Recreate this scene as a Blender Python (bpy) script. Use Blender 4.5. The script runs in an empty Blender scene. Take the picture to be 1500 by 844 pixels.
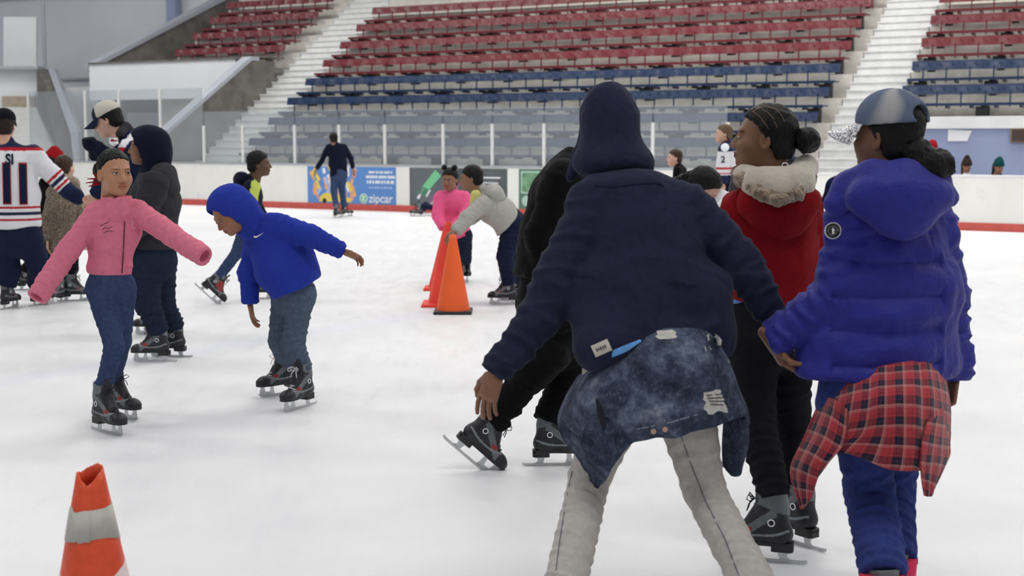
import bpy, bmesh, math, random
import numpy as np
from mathutils import Vector, Matrix
from mathutils.bvhtree import BVHTree

# ---------------------------------------------------------------- camera, light, exposure
F, H = 1950.0, 1.55                     # focal length in pixels of the 1500 px frame, eye height
TH = math.atan(219 / F)
sc = bpy.context.scene
COL = sc.collection
cam = bpy.data.objects.new('camera', bpy.data.cameras.new('camera')); COL.objects.link(cam)
cam.location = (0, 0, H); cam.rotation_euler = (math.pi / 2 - TH, 0, 0)
cam.data.sensor_fit = 'HORIZONTAL'; cam.data.sensor_width = 36; cam.data.lens = F / 1500 * 36
cam.data.dof.use_dof = True; cam.data.dof.focus_distance = 6.0; cam.data.dof.aperture_fstop = 4.2
cam.data.clip_end = 200
sc.camera = cam
sc.view_settings.view_transform = 'Standard'; sc.view_settings.look = 'None'
sc.view_settings.gamma = 1; sc.view_settings.use_curve_mapping = False
sc.view_settings.exposure = 0.0
w = bpy.data.worlds.new('arena_air'); sc.world = w; w.use_nodes = True
w.node_tree.nodes['Background'].inputs[0].default_value = (0.90, 0.93, 1.0, 1)
w.node_tree.nodes['Background'].inputs[1].default_value = 0.36
def area(x, y, z, sx, sy, power, col=(1, 0.97, 0.92), rot=(0, 0, 0)):
    l = bpy.data.lights.new('arena_and_fill_lamp', 'AREA'); l.shape = 'RECTANGLE'; l.size = sx; l.size_y = sy; l.energy = power; l.color = col
    o = bpy.data.objects.new('arena_and_fill_lamp', l); o.location = (x, y, z); o.rotation_euler = rot; COL.objects.link(o)
for ay in (2, 11, 20, 29):
    for ax in (-9, 2, 13):
        area(ax, ay, 9.5, 5.0, 2.0, 255)

for ls, ld in ((-14, -1.5), (-5, 1.0), (4, 1.0), (13, 1.0), (20, 1.0)):  # unseen fill lamps added above the stands to brighten walls and stairs
    c_, n_ = math.radians(-29.9), 0
    area(-7.904 + math.cos(c_) * ls - math.sin(c_) * ld, 31.542 + math.sin(c_) * ls + math.cos(c_) * ld, 10.5, 4, 2, 330, rot=(0, 0, c_))

# ---------------------------------------------------------------- pixel/world helpers
FW = np.array([0, math.cos(TH), -math.sin(TH)]); UPV = np.array([0, math.sin(TH), math.cos(TH)]); CAM = np.array([0, 0, H])
def ray(px, py): return FW + np.array([1., 0, 0]) * (px - 750) / F + UPV * (422 - py) / F
def G(px, py, z=0.0):
    r = ray(px, py); return CAM + r * ((z - H) / r[2])
def P(px, py, Y):
    r = ray(px, py); return CAM + r * (Y / r[1])
RA = math.radians(-29.9)
RU = np.array([math.cos(RA), math.sin(RA), 0]); RN = np.array([-math.sin(RA), math.cos(RA), 0]); RB = np.array([-7.904, 31.542, 0])
def R(s, d, z): return RB + RU * s + RN * d + np.array([0, 0, z])       # s along the boards, d behind them, z up
RM = Matrix.Translation(Vector(RB)) @ Matrix.Rotation(RA, 4, 'Z')

# ---------------------------------------------------------------- object helpers
def tag(o, label=None, cat=None, group=None, kind=None):
    if label: o['label'] = label
    if cat: o['category'] = cat
    if group: o['group'] = group
    if kind: o['kind'] = kind
    return o
def empty(name, loc=(0, 0, 0), rz=0.0):
    o = bpy.data.objects.new(name, None); o.location = loc; o.rotation_euler = (0, 0, rz); o.empty_display_size = .1
    COL.objects.link(o); return o
def link(name, me, mat=None, parent=None, mw=None):
    """links a mesh given in world coordinates (or in the frame mw) under its parent"""
    o = bpy.data.objects.new(name, me); COL.objects.link(o)
    if mat is not None:
        me.materials.clear()
        for m in (mat if isinstance(mat, (list, tuple)) else [mat]): me.materials.append(m)
    M = mw if mw is not None else Matrix.Identity(4)
    if parent is not None:
        o.parent = parent
        o.matrix_parent_inverse = Matrix.Identity(4)
        o.matrix_basis = world_of(parent).inverted() @ M
    else:
        o.matrix_basis = M
    return o
def world_of(o):
    m = o.matrix_basis.copy()
    p = o.parent
    while p is not None:
        m = p.matrix_basis @ m; p = p.parent
    return m
def recentre(me):
    """moves the mesh so its bounding box centre is at its origin; returns the offset matrix"""
    n = len(me.vertices); co = np.empty(n * 3); me.vertices.foreach_get('co', co); co = co.reshape(-1, 3)
    c = (co.min(0) + co.max(0)) / 2; c[2] = co[:, 2].min()
    me.vertices.foreach_set('co', (co - c).ravel()); me.update()
    return Matrix.Translation(Vector(c))
def mesh_from(v, f, smooth=False, name='m'):
    me = bpy.data.meshes.new(name)
    me.from_pydata([tuple(map(float, p)) for p in v], [], [tuple(map(int, q)) for q in f]); me.update()
    if smooth: me.polygons.foreach_set('use_smooth', [True] * len(me.polygons))
    return me
class MB:
    """collects simple solids into one mesh"""
    def __init__(s): s.v = []; s.f = []; s.mi = []; s.m = 0
    def add(s, v, f):
        b = len(s.v); s.v += [tuple(p) for p in v]; s.f += [tuple(b + i for i in q) for q in f]; s.mi += [s.m] * len(f)
    def box(s, x0, x1, y0, y1, z0, z1, M=None):
        v = [(x, y, z) for z in (z0, z1) for x, y in ((x0, y0), (x1, y0), (x1, y1), (x0, y1))]
        if M is not None: v = [tuple(M @ Vector(p)) for p in v]
        s.add(v, [(3, 2, 1, 0), (4, 5, 6, 7), (0, 1, 5, 4), (1, 2, 6, 5), (2, 3, 7, 6), (3, 0, 4, 7)])
    def prism(s, prof, a0, a1, fn):
        """prof: 2-D outline; fn(a, p, q) -> 3-D point"""
        n = len(prof); v = [fn(a0, p, q) for p, q in prof] + [fn(a1, p, q) for p, q in prof]
        f = [tuple(range(n)), tuple(range(2 * n - 1, n - 1, -1))] + [(i, i + n, (i + 1) % n + n, (i + 1) % n) for i in range(n)]
        s.add(v, f)
    def tube(s, pts, r, n=8, caps=True):
        pts = [np.array(p, float) for p in pts]; b = len(s.v)
        rr = r if isinstance(r, (list, tuple)) else [r] * len(pts)
        for i, p in enumerate(pts):
            t = pts[min(i + 1, len(pts) - 1)] - pts[max(i - 1, 0)]; t = t / (np.linalg.norm(t) + 1e-9)
            a = np.cross(t, [0, 0, 1.]) if abs(t[2]) < .95 else np.cross(t, [1., 0, 0]); a /= np.linalg.norm(a); c = np.cross(t, a)
            for k in range(n):
                g = 2 * math.pi * k / n; s.v.append(tuple(p + rr[i] * (math.cos(g) * a + math.sin(g) * c)))
        for i in range(len(pts) - 1):
            for k in range(n):
                q = (b + i * n + k, b + i * n + (k + 1) % n, b + (i + 1) * n + (k + 1) % n, b + (i + 1) * n + k); s.f.append(q); s.mi.append(s.m)
        if caps:
            s.f.append(tuple(b + k for k in range(n - 1, -1, -1))); s.mi.append(s.m)
            e = b + (len(pts) - 1) * n; s.f.append(tuple(e + k for k in range(n))); s.mi.append(s.m)
    def mesh(s, smooth=False):
        me = mesh_from(s.v, s.f, smooth)
        me.polygons.foreach_set('material_index', s.mi)
        bm = bmesh.new(); bm.from_mesh(me); bmesh.ops.recalc_face_normals(bm, faces=bm.faces); bm.to_mesh(me); bm.free()
        return me
    def build(s, name, mat, parent=None, mw=None, smooth=False, bevel=0):
        o = link(name, s.mesh(smooth), mat, parent, mw)
        if bevel:
            b = o.modifiers.new('bevel', 'BEVEL'); b.width = bevel; b.segments = 2; b.limit_method = 'ANGLE'
        return o

# ---------------------------------------------------------------- materials
def newmat(name):
    m = bpy.data.materials.new(name); m.use_nodes = True
    nt = m.node_tree; return m, nt, nt.nodes['Principled BSDF']
def setp(b, **k):
    for n, v in k.items():
        n = n.replace('_', ' ')
        if n in b.inputs: b.inputs[n].default_value = v
def coords(nt, scale=(1, 1, 1), kind='Object'):
    tc = nt.nodes.new('ShaderNodeTexCoord'); mp = nt.nodes.new('ShaderNodeMapping'); mp.inputs['Scale'].default_value = scale
    nt.links.new(tc.outputs[kind], mp.inputs[0]); return mp.outputs[0]
def noise(nt, scale, detail=3, vec=None, rough=.5):
    n = nt.nodes.new('ShaderNodeTexNoise'); n.inputs['Scale'].default_value = scale; n.inputs['Detail'].default_value = detail
    n.inputs['Roughness'].default_value = rough
    if vec is None: vec = coords(nt)
    nt.links.new(vec, n.inputs['Vector']); return n.outputs['Fac']
def ramp(nt, fac, stops, interp='LINEAR'):
    r = nt.nodes.new('ShaderNodeValToRGB'); cr = r.color_ramp; cr.interpolation = interp
    while len(cr.elements) < len(stops): cr.elements.new(.5)
    for e, (p, c) in zip(cr.elements, stops): e.position = p; e.color = (*c, 1) if len(c) == 3 else c
    nt.links.new(fac, r.inputs[0]); return r.outputs[0]
def bump(nt, b, fac, strength, dist=.01, prev=None):
    n = nt.nodes.new('ShaderNodeBump'); n.inputs['Strength'].default_value = strength; n.inputs['Distance'].default_value = dist
    nt.links.new(fac, n.inputs['Height'])
    if prev is not None: nt.links.new(prev, n.inputs['Normal'])
    nt.links.new(n.outputs[0], b.inputs['Normal']); return n.outputs[0]
def mix(nt, a, b, fac, mode='MIX'):
    n = nt.nodes.new('ShaderNodeMix'); n.data_type = 'RGBA'; n.blend_type = mode
    for i, x in ((6, a), (7, b)):
        if isinstance(x, (tuple, list)): n.inputs[i].default_value = (*x[:3], 1)
        else: nt.links.new(x, n.inputs[i])
    if isinstance(fac, (int, float)): n.inputs[0].default_value = fac
    else: nt.links.new(fac, n.inputs[0])
    return n.outputs[2]
def math_(nt, op, a, b=None):
    n = nt.nodes.new('ShaderNodeMath'); n.operation = op
    for i, x in enumerate((a, b)):
        if x is None: continue
        if isinstance(x, (int, float)): n.inputs[i].default_value = x
        else: nt.links.new(x, n.inputs[i])
    return n.outputs[0]
MC = {}
def plain(name, col, rough=.6, metal=0, var=0.0, vs=8, **k):
    if name in MC: return MC[name]
    m, nt, b = newmat(name); setp(b, Base_Color=(*col, 1), Roughness=rough, Metallic=metal, **k)
    if var:
        f = noise(nt, vs, 4); c = ramp(nt, f, [(.3, tuple(x * (1 - var) for x in col)), (.7, tuple(min(1, x * (1 + var)) for x in col))])
        nt.links.new(c, b.inputs['Base Color'])
    MC[name] = m; return m
def cloth(name, col, weave=.25, wr=.35, var=.12, scale=9, attr=False, rough=.92, sheen=.04, spec=.08):
    if name in MC: return MC[name]
    m, nt, b = newmat(name); setp(b, Base_Color=(*col, 1), Roughness=rough, Sheen_Weight=sheen, Specular_IOR_Level=spec)
    f = noise(nt, 45, 3)
    if attr:
        a = nt.nodes.new('ShaderNodeAttribute'); a.attribute_name = 'Col'; nt.links.new(a.outputs['Color'], b.inputs['Base Color'])
    else:
        c = ramp(nt, f, [(.3, tuple(x * (1 - var) for x in col)), (.7, tuple(min(1, x * (1 + var)) for x in col))])
        nt.links.new(c, b.inputs['Base Color'])
    p = bump(nt, b, noise(nt, scale, 4, rough=.6), wr, .03)
    bump(nt, b, noise(nt, 350, 2), weave, .002, p)
    MC[name] = m; return m
def concrete(name, c0, c1, rough=.9, scale=3):
    m, nt, b = newmat(name); setp(b, Roughness=rough)
    f = noise(nt, scale, 8, rough=.65); nt.links.new(ramp(nt, f, [(.3, c0), (.7, c1)]), b.inputs['Base Color']); bump(nt, b, f, .3, .01)
    return m

# ice: milky white, fine scratches, a faint blue line under the surface
m_ice, nt, b = newmat('ice'); setp(b, Roughness=.38, Specular_IOR_Level=.35, IOR=1.31)
v = coords(nt)
f1 = noise(nt, .7, 6, v, .6)
base = ramp(nt, f1, [(.3, (.76, .77, .79)), (.7, (.85, .855, .87))])
sx = nt.nodes.new('ShaderNodeSeparateXYZ'); nt.links.new(v, sx.inputs[0])
g0, g1 = G(0, 560), G(640, 457); nrm = np.array([-(g1 - g0)[1], (g1 - g0)[0]]); nrm /= np.linalg.norm(nrm); off = float(nrm @ g0[:2])
dist = math_(nt, 'ABSOLUTE', math_(nt, 'SUBTRACT', math_(nt, 'ADD', math_(nt, 'MULTIPLY', sx.outputs[0], float(nrm[0])), math_(nt, 'MULTIPLY', sx.outputs[1], float(nrm[1]))), off))
lf = ramp(nt, math_(nt, 'ADD', dist, math_(nt, 'MULTIPLY', f1, .06)), [(.12, (.55,) * 3), (.24, (0,) * 3)])
base = mix(nt, base, (.74, .76, .86), lf)
vs_ = coords(nt, (1, .25, 1)); f2 = noise(nt, 9, 8, vs_, .75)
base = mix(nt, base, (.74, .75, .77), ramp(nt, f2, [(.55, (0,) * 3), (.8, (.5,) * 3)]))
nt.links.new(base, b.inputs['Base Color'])
nt.links.new(ramp(nt, f2, [(.35, (.30,) * 3), (.65, (.55,) * 3)]), b.inputs['Roughness'])
bump(nt, b, noise(nt, 30, 6, coords(nt, (1, .3, 1)), .7), .25, .01)

m_board, nt, b = newmat('board_plastic'); setp(b, Roughness=.42)
f = noise(nt, 2.5, 7, coords(nt, (1, 1, .5)), .7); nt.links.new(ramp(nt, f, [(.3, (.83, .83, .78)), (.62, (.90, .90, .86)), (.75, (.74, .73, .70))]), b.inputs['Base Color'])
m_red = plain('kick_plate_red', (.62, .10, .08), .45, var=.12)
m_white = plain('white_paint', (.80, .81, .82), .5, var=.05, vs=3)
m_rail = plain('rail_grey', (.42, .44, .47), .4, var=.1)
m_post = plain('post_white', (.78, .78, .76), .4)
m_conc = concrete('concrete_dark', (.085, .08, .072), (.20, .19, .17), scale=1.6)
m_tread = concrete('concrete_tread', (.50, .48, .44), (.68, .66, .61), scale=4)
m_stair = concrete('stair_paint', (.62, .63, .63), (.76, .77, .77), scale=5)
m_wall = plain('wall_grey', (.74, .77, .81), .8, var=.04, vs=.6)
m_wall2 = plain('wall_pale', (.80, .82, .85), .8, var=.04, vs=.8)
m_lilac = plain('lilac_paint', (.30, .36, .55), .6, var=.05, vs=2)
m_cop = plain('coping_grey', (.38, .40, .46), .6, var=.05, vs=2)
m_tan = plain('tan_panel', (.42, .36, .29), .8, var=.12)
m_black = plain('black_metal', (.012, .012, .015), .5)
m_glass, nt, b = newmat('rink_glass')
tr = nt.nodes.new('ShaderNodeBsdfTransparent'); tr.inputs[0].default_value = (.93, .95, .95, 1)
gl = nt.nodes.new('ShaderNodeBsdfGlossy'); gl.inputs['Roughness'].default_value = .15
df = nt.nodes.new('ShaderNodeBsdfDiffuse'); df.inputs[0].default_value = (.62, .66, .72, 1)
ms = nt.nodes.new('ShaderNodeMixShader'); ms.inputs[0].default_value = .20; nt.links.new(tr.outputs[0], ms.inputs[1]); nt.links.new(df.outputs[0], ms.inputs[2])
m2 = nt.nodes.new('ShaderNodeMixShader'); fr = nt.nodes.new('ShaderNodeFresnel'); fr.inputs[0].default_value = 1.2
nt.links.new(fr.outputs[0], m2.inputs[0]); nt.links.new(ms.outputs[0], m2.inputs[1]); nt.links.new(gl.outputs[0], m2.inputs[2])
nt.links.new(m2.outputs[0], nt.nodes['Material Output'].inputs[0])
def seatmat(name, c):
    m = plain(name, c, .32, var=.10, vs=1.3); return m
m_sblue = seatmat('seat_blue', (.010, .030, .085)); m_sred = seatmat('seat_red', (.145, .014, .022))
m_rivet = plain('rivet', (.75, .78, .85), .25, .6)

# ---------------------------------------------------------------- ice and shell
mb = MB(); mb.add([(-40, -12, 0), (40, -12, 0), (40, 60, 0), (-40, 60, 0)], [(0, 1, 2, 3)])
tag(mb.build('floor', m_ice), kind='structure')
TZ = lambda k: .83 + .515 * k           # tread height of row k
TD = lambda k: 1.55 + .75 * k           # front edge of row k
NR = 11
def tier(s0, s1, k0, k1, name):
    mb = MB()
    for k in range(k0, k1):
        mb.prism([(TD(k), 0), (TD(k), TZ(k)), (TD(k) + .76, TZ(k)), (TD(k) + .76, 0)], s0, s1, lambda a, p, q: (a, p, q))
    tag(mb.build(name, m_tread, mw=RM), kind='structure')
tier(.32, 14.72, 0, NR, 'grandstand_tier')
tier(15.92, 24, 2, NR, 'grandstand_tier')
tier(-5.7, -1.12, 5, NR, 'grandstand_tier')
def stairs(s0, s1, k1, name):
    mb = MB()
    n = k1 * 3; mb.box(s0, s1, 1.2, 1.3, 0, .66 - .17)
    for i in range(-2, n):
        d = 1.55 + .25 * i; z = .83 + .1717 * i
        mb.box(s0, s1, d, d + .27, 0, z - .03)
        mb.box(s0, s1, d - .025, d + .27, z - .03, z)
    tag(mb.build(name, m_stair, mw=RM), kind='structure')
stairs(-1.1, .30, NR, 'aisle_stairs'); stairs(14.74, 15.9, NR, 'aisle_stairs')
# walls
def box(name, s0, s1, d0, d1, z0, z1, mat):
    mb = MB(); mb.box(s0, s1, d0, d1, z0, z1); return tag(mb.build(name, mat, mw=RM), kind='structure')
box('wall_back', -32, 26, 10.2, 10.5, 0, 9.5, m_wall)
box('wall_bench', 15.93, 24, 3.02, 3.08, 0, 1.76, m_lilac)
box('trim_bench', 15.93, 24, 2.98, 3.10, 1.74, 1.97, m_white)
box('wall_entrance_front', -7.8, -2.2, 4.6, 4.9, 2.66, 3.72, m_wall)
box('wall_entrance', -10.25, -1.8, 7.2, 7.35, 0, 3.6, m_conc)
box('wall_entrance_left', -16, -10.25, 7.2, 7.35, 0, 3.2, m_wall2)
box('wall_entrance_panel', -8.8, -7.35, 7.0, 7.15, 0, 2.35, m_cop)
mb = MB(); AA = np.array([-7.8, 4.75, 3.70]); BB = AA + (np.array([-7.04, 9.5, 6.0]) - AA) * 1.25
mb.add([(AA[0], AA[1], 3.5), (BB[0], BB[1], 3.5), tuple(BB), tuple(AA), (AA[0] - .2, AA[1], 3.5), (BB[0] - .2, BB[1], 3.5), (BB[0] - .2, BB[1], BB[2]), (AA[0] - .2, AA[1], AA[2])], [(0, 1, 2, 3), (7, 6, 5, 4), (0, 4, 5, 1), (1, 5, 6, 2), (2, 6, 7, 3), (3, 7, 4, 0)])
mb.build('wall_section_side', m_conc, mw=RM)['kind'] = 'structure'
mb = MB(); mb.add([(AA[0] + .06, AA[1], AA[2] - .10), (BB[0] + .06, BB[1], BB[2] - .10), (BB[0] + .06, BB[1], BB[2] + .05), (AA[0] + .06, AA[1], AA[2] + .03), (AA[0] - .3, AA[1], AA[2] - .1), (BB[0] - .3, BB[1], BB[2] - .1), (BB[0] - .3, BB[1], BB[2] + .05), (AA[0] - .3, AA[1], AA[2] + .03)], [(0, 1, 2, 3), (7, 6, 5, 4), (0, 4, 5, 1), (1, 5, 6, 2), (2, 6, 7, 3), (3, 7, 4, 0)])
mb.build('trim_section_side', m_cop, mw=RM)['kind'] = 'structure'
box('wall_section_floor', -7.7, -1.12, 4.9, 11, 3.3, 3.45, m_conc)
mb = MB(); mb.prism([(.9, 0), (.9, 1.70), (4.05, 3.62), (4.95, 3.62), (4.95, 0)], -1.32, -1.12, lambda a, p, q: (a, p, q))
mb.build('wall_stair_side', m_conc, mw=RM)['kind'] = 'structure'
mb = MB(); mb.prism([(.85, 1.66), (.85, 1.76), (3.98, 3.70), (4.30, 3.70), (4.30, 3.60), (4.02, 3.60)], -1.40, -1.10, lambda a, p, q: (a, p, q))
mb.build('trim_stair_side', m_cop, mw=RM)['kind'] = 'structure'
box('trim_landing', -7.8, -1.12, 4.56, 5.2, 3.70, 3.75, m_conc)
box('wall_tunnel_side', -2.3, -2.15, 1.4, 4.6, 0, .95, m_conc)
box('column', -9.70, -9.30, 9.75, 9.95, 5.3, 9, m_lilac)
# tunnel doors and sign under the entrance front
mb = MB(); mb.box(-10.2, -9.7, 7.05, 7.15, 0, 2.2); mb.box(-10.25, -10.2, 7.0, 7.17, 0, 2.3); mb.box(-9.7, -9.65, 7.0, 7.17, 0, 2.3)
o = mb.build('door_1', m_tan, mw=RM); o['kind'] = 'structure'
mb = MB(); mb.box(-8.0, -7.55, 6.94, 6.99, 1.45, 1.8); o = mb.build('wall_sign', m_lilac, mw=RM); tag(o, 'small blue grey sign on the pale tunnel wall left of the aisle stairs', 'sign')
# upper beam
box('trim_beam', -30, -5.6, 9.9, 10.2, 6.6, 6.9, m_rail)
box('wall_ledge', -16, -8.2, 9.3, 10.2, 0, 3.62, m_wall)
box('trim_ledge', -16.1, -8.1, 9.2, 10.2, 3.55, 3.62, m_rail)
mb = MB(); mb.tube([P(66, 99, 44.2), P(62, -30, 44.2)], .06); tag(mb.build('conduit', m_rail), 'thin grey conduit running up the large pale wall at far left', 'pipe')
# far left stand: stairs, raker, ledge and panel
def WP(px, py, Y): return P(px, py, Y)
Yl = 43.0
def quadwall(name, pts, mat, thick=.25):
    v = [np.array(p) for p in pts]; back = np.array([0, thick, 0]); n = len(v)
    mb = MB(); mb.add([tuple(p) for p in v] + [tuple(p + back) for p in v], [tuple(range(n)), tuple(range(2 * n - 1, n - 1, -1))] + [(i, i + n, (i + 1) % n + n, (i + 1) % n) for i in range(n)])
    o = mb.build(name, mat); o['kind'] = 'structure'; return o
a, c = WP(-90, 101, Yl), WP(54, 101, Yl)
mb = MB(); mb.box(a[0], c[0], Yl, Yl + .3, 0, a[2]); tag(mb.build('wall_far_left', m_wall2), kind='structure')
a, c = WP(-90, 102, 42.7), WP(57, 97, 42.7)
mb = MB(); mb.box(a[0], c[0], 42.6, 43.3, c[2] - .1, c[2]); tag(mb.build('trim_far_left', m_rail), kind='structure')
a, c = WP(4, 160, 42.9), WP(51, 141, 42.9)
mb = MB(); mb.box(a[0], c[0], 42.85, 43.0, a[2] - .4, c[2]); tag(mb.build('wall_far_landing', m_tan), kind='structure')
quadwall('wall_upper_panel', [WP(5, 97, 44), WP(53, 97, 44), WP(53, 25, 44), WP(5, 25, 44)], m_wall2, .12)
mb = MB(); x0 = WP(-90, 200, 40)[0]
for i in range(14):
    t = i / 13; pe = WP(55 + 34 * t, 157 + 72 * t, 42.4 - 3.4 * t)
    mb.box(x0 - 2, pe[0], pe[1], 43.0, 0 if i == 13 else pe[2] - .25, pe[2])
tag(mb.build('end_stairs', m_stair), kind='structure')
quadwall('wall_far_raker', [WP(54, 157, 42.2), WP(88, 231, 38.6), WP(112, 237, 37.6), WP(106, 195, 38.4), WP(72, 101, 42.2), WP(54, 101, 42.4)], m_conc, .4)
quadwall('trim_far_raker', [WP(108, 237, 37.4), WP(116, 237, 37.4), WP(114, 193, 37.8), WP(79, 100, 42.0), WP(70, 100, 42.0), WP(103, 195, 37.9)], m_cop, .3)
# ceiling and side walls, out of the frame
mb = MB(); mb.box(-45, 45, -14, 62, 12, 12.2); tag(mb.build('ceiling', m_wall2), kind='structure')

# ---------------------------------------------------------------- rink boards and glass
bar = empty('rink_barrier', R(0, 0, 0), RA); tag(bar, 'long white rink barrier with red kick strip, grey top rail and glass behind the skaters', 'barrier')
s = -7.3; i = 0
while s < 22:
    e = min(s + 2.44, 22)
    mb = MB(); mb.box(s, e - .012, 0, .06, .13, .96 if s < 14 else .90); mb.build('board_panel', m_board, bar, RM, bevel=.004); s = e
mb = MB(); mb.box(-7.3, 22, -.02, .06, 0, .135); mb.build('kick_plate', m_red, bar, RM)
mb = MB(); mb.box(-7.3, 14.55, -.015, .12, .96, 1.0); mb.build('top_rail', m_rail, bar, RM, bevel=.004)
mb = MB(); mb.box(14.55, 22, -.015, .14, .90, .94); mb.build('top_rail', m_white, bar, RM, bevel=.004)
posts = [-5.1, -3.06, -1.9, -.55, .81, 1.99, 3.5, 4.73, 5.95, 7.43, 8.62, 9.82, 11.0, 12.18, 13.68]
for j, q in enumerate(posts):
    tall = q < .5; zt = (2.72 if tall else 1.85)
    mb = MB(); mb.box(q - .03, q + .03, .035, .085, 1.0, zt); mb.build('post', m_post, bar, RM, bevel=.004)
    if j + 1 < len(posts):
        q2 = posts[j + 1]; mb = MB(); mb.box(q + .015, q2 - .015, .055, .067, 1.0, 2.72 if tall and q2 < 1 else 2.17)
        mb.build('glass_panel', m_glass, bar, RM)
# far left end barrier turning the corner
# ---------------------------------------------------------------- banners on the boards
def banner(s0, s1, z0, z1, mat, label):
    mb = MB(); mb.box(s0, s1, -.006, -.0005, z0, z1); o = mb.build('advertising_banner', mat, None, RM); return tag(o, label, 'banner', 'advertising banners on the rink boards')
def on_board(name, mat, parent, polys, d=-.008):
    mb = MB()
    for pl in polys: mb.prism([(p, q) for p, q in pl], d, d + .0025, lambda a, p, q: (p, a, q))
    return mb.build(name, mat, parent, RM)
m_bblue = plain('banner_blue', (.11, .27, .62), .4); m_bgrey = plain('banner_grey', (.11, .13, .14), .4, var=.3, vs=1.2)
m_bgreen = plain('banner_green', (.10, .20, .15), .4)
m_bwhite = plain('banner_white', (.85, .86, .9), .5); m_yel = plain('banner_yellow', (.80, .62, .10), .5); m_pinkp = plain('banner_pink', (.75, .35, .30), .5)
m_orp = plain('banner_orange', (.80, .40, .15), .5); m_lg = plain('banner_light_green', (.20, .62, .32), .5); m_purp = plain('banner_purple', (.35, .13, .28), .5)
m_dgreen = plain('banner_dark_green', (.02, .18, .05), .5); m_ltblue = plain('banner_pale_blue', (.45, .52, .80), .5)
def text_mesh(s, size, bold=0.0, extrude=0.0):
    cu = bpy.data.curves.new('t', 'FONT'); cu.body = s; cu.size = size; cu.offset = bold; cu.extrude = extrude; cu.align_x = 'CENTER'; cu.align_y = 'CENTER'; cu.resolution_u = 4
    o = bpy.data.objects.new('t', cu); COL.objects.link(o)
    dg = bpy.context.evaluated_depsgraph_get(); me = bpy.data.meshes.new_from_object(o.evaluated_get(dg))
    bpy.data.objects.remove(o); bpy.data.curves.remove(cu); return me
BM = lambda s, z, d=-.009: RM @ Matrix.Translation((s, d, z)) @ Matrix.Rotation(math.pi / 2, 4, 'X')
bz = banner(3.89, 6.27, .14, .94, m_bblue, 'bright blue car sharing banner with cartoon lettering behind the far skater')
rng = random.Random(5)
def blob(cx, cz, r, n=7, st=.45):
    return [(cx + r * rng.uniform(1 - st, 1 + st) * math.cos(t), cz + r * rng.uniform(1 - st, 1 + st) * math.sin(t)) for t in [2 * math.pi * k / n for k in range(n)]]
for mt, cnt in ((m_pinkp, 9), (m_orp, 9), (m_yel, 8), (m_bwhite, 8), (m_ltblue, 6)):
    pl = []
    for _ in range(cnt):
        cx, cz = rng.uniform(4.0, 5.2), rng.uniform(.30, .88); a_ = rng.uniform(-.7, .7); lw, hh = rng.uniform(.025, .05), rng.uniform(.06, .13)
        ca, sa = math.cos(a_), math.sin(a_); pl.append([(cx + x * ca - y * sa, cz + x * sa + y * ca) for x, y in ((-lw, -hh), (lw, -hh), (lw, hh), (-lw, hh))])
    for p_ in pl: on_board('cartoon_letter', mt, bz, [p_], -.008 - .0006 * rng.random())
on_board('cartoon_bus', m_yel, bz, [[(4.2, .17), (5.1, .17), (5.08, .26), (4.8, .31), (4.7, .37), (4.35, .36), (4.24, .28)]], -.011)
on_board('cartoon_wheel', m_black, bz, [[(4.36 + .055 * math.cos(t), .19 + .055 * math.sin(t)) for t in np.linspace(0, 6.28, 13)[:-1]]], -.013)
on_board('round_emblem', m_bwhite, bz, [[(5.42 + .105 * math.cos(t), .26 + .105 * math.sin(t)) for t in np.linspace(0, 6.28, 25)[:-1]]], -.009)
on_board('round_emblem_disc', m_lg, bz, [[(5.42 + .09 * math.cos(t), .26 + .09 * math.sin(t)) for t in np.linspace(0, 6.28, 25)[:-1]]], -.011)
link('round_emblem_letter', text_mesh('Z', .13, .004), m_bwhite, bz, BM(5.42, .262, -.0125))
link('lettering', text_mesh('zipcar', .26, .003), m_bwhite, bz, BM(5.87, .26, -.0095))
for z_, w_, hh in ((.83, .60, .05), (.73, .74, .06), (.62, .70, .07), (.50, .60, .035)):
    pl = []; x = 5.86 - w_ / 2
    while x < 5.86 + w_ / 2 - .02:
        l = rng.uniform(.03, .05); pl.append([(x, z_ - hh / 2), (x + l, z_ - hh / 2), (x + l, z_ + hh / 2), (x, z_ + hh / 2)]); x += l + rng.choice((.008, .008, .03))
    on_board('small_print', m_bwhite if z_ > .55 else m_ltblue, bz, pl)
bg = banner(6.62, 9.01, .14, .94, m_bgrey, 'dark grey banner with a green slanted bar behind the pink hooded girl')
on_board('slanted_bar', m_lg, bg, [[(6.95, .55), (7.12, .48), (7.42, .78), (7.27, .90)]])
on_board('slanted_bar', plain('banner_mid_green', (.07, .24, .14), .5), bg, [[(6.80, .40), (6.98, .34), (7.12, .48), (6.95, .55)]])
on_board('purple_patch', m_purp, bg, [[(7.45, .45), (7.75, .42), (7.9, .62), (7.62, .68)], [(7.1, .2), (7.4, .2), (7.5, .3), (7.2, .35)]])
on_board('white_stroke', m_bwhite, bg, [[(6.80, .30), (6.86, .28), (7.0, .50), (6.95, .52)], [(7.02, .34), (7.06, .33), (7.16, .47), (7.12, .49)], [(7.12, .16), (7.17, .15), (7.42, .42), (7.37, .43)], [(8.25, .74), (8.85, .74), (8.85, .77), (8.25, .77)], [(8.3, .64), (8.8, .64), (8.8, .66), (8.3, .66)], [(8.6, .36), (8.8, .36), (8.8, .40), (8.6, .40)]])
bgn = banner(9.28, 11.35, .14, .94, m_bgreen, 'green banner with a pale framed picture left of the black-clad skater')
on_board('picture_frame', plain('banner_pale_green', (.45, .6, .52), .5), bgn, [[(9.33, .45), (10.1, .45), (10.1, .90), (9.33, .90)]])
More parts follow.
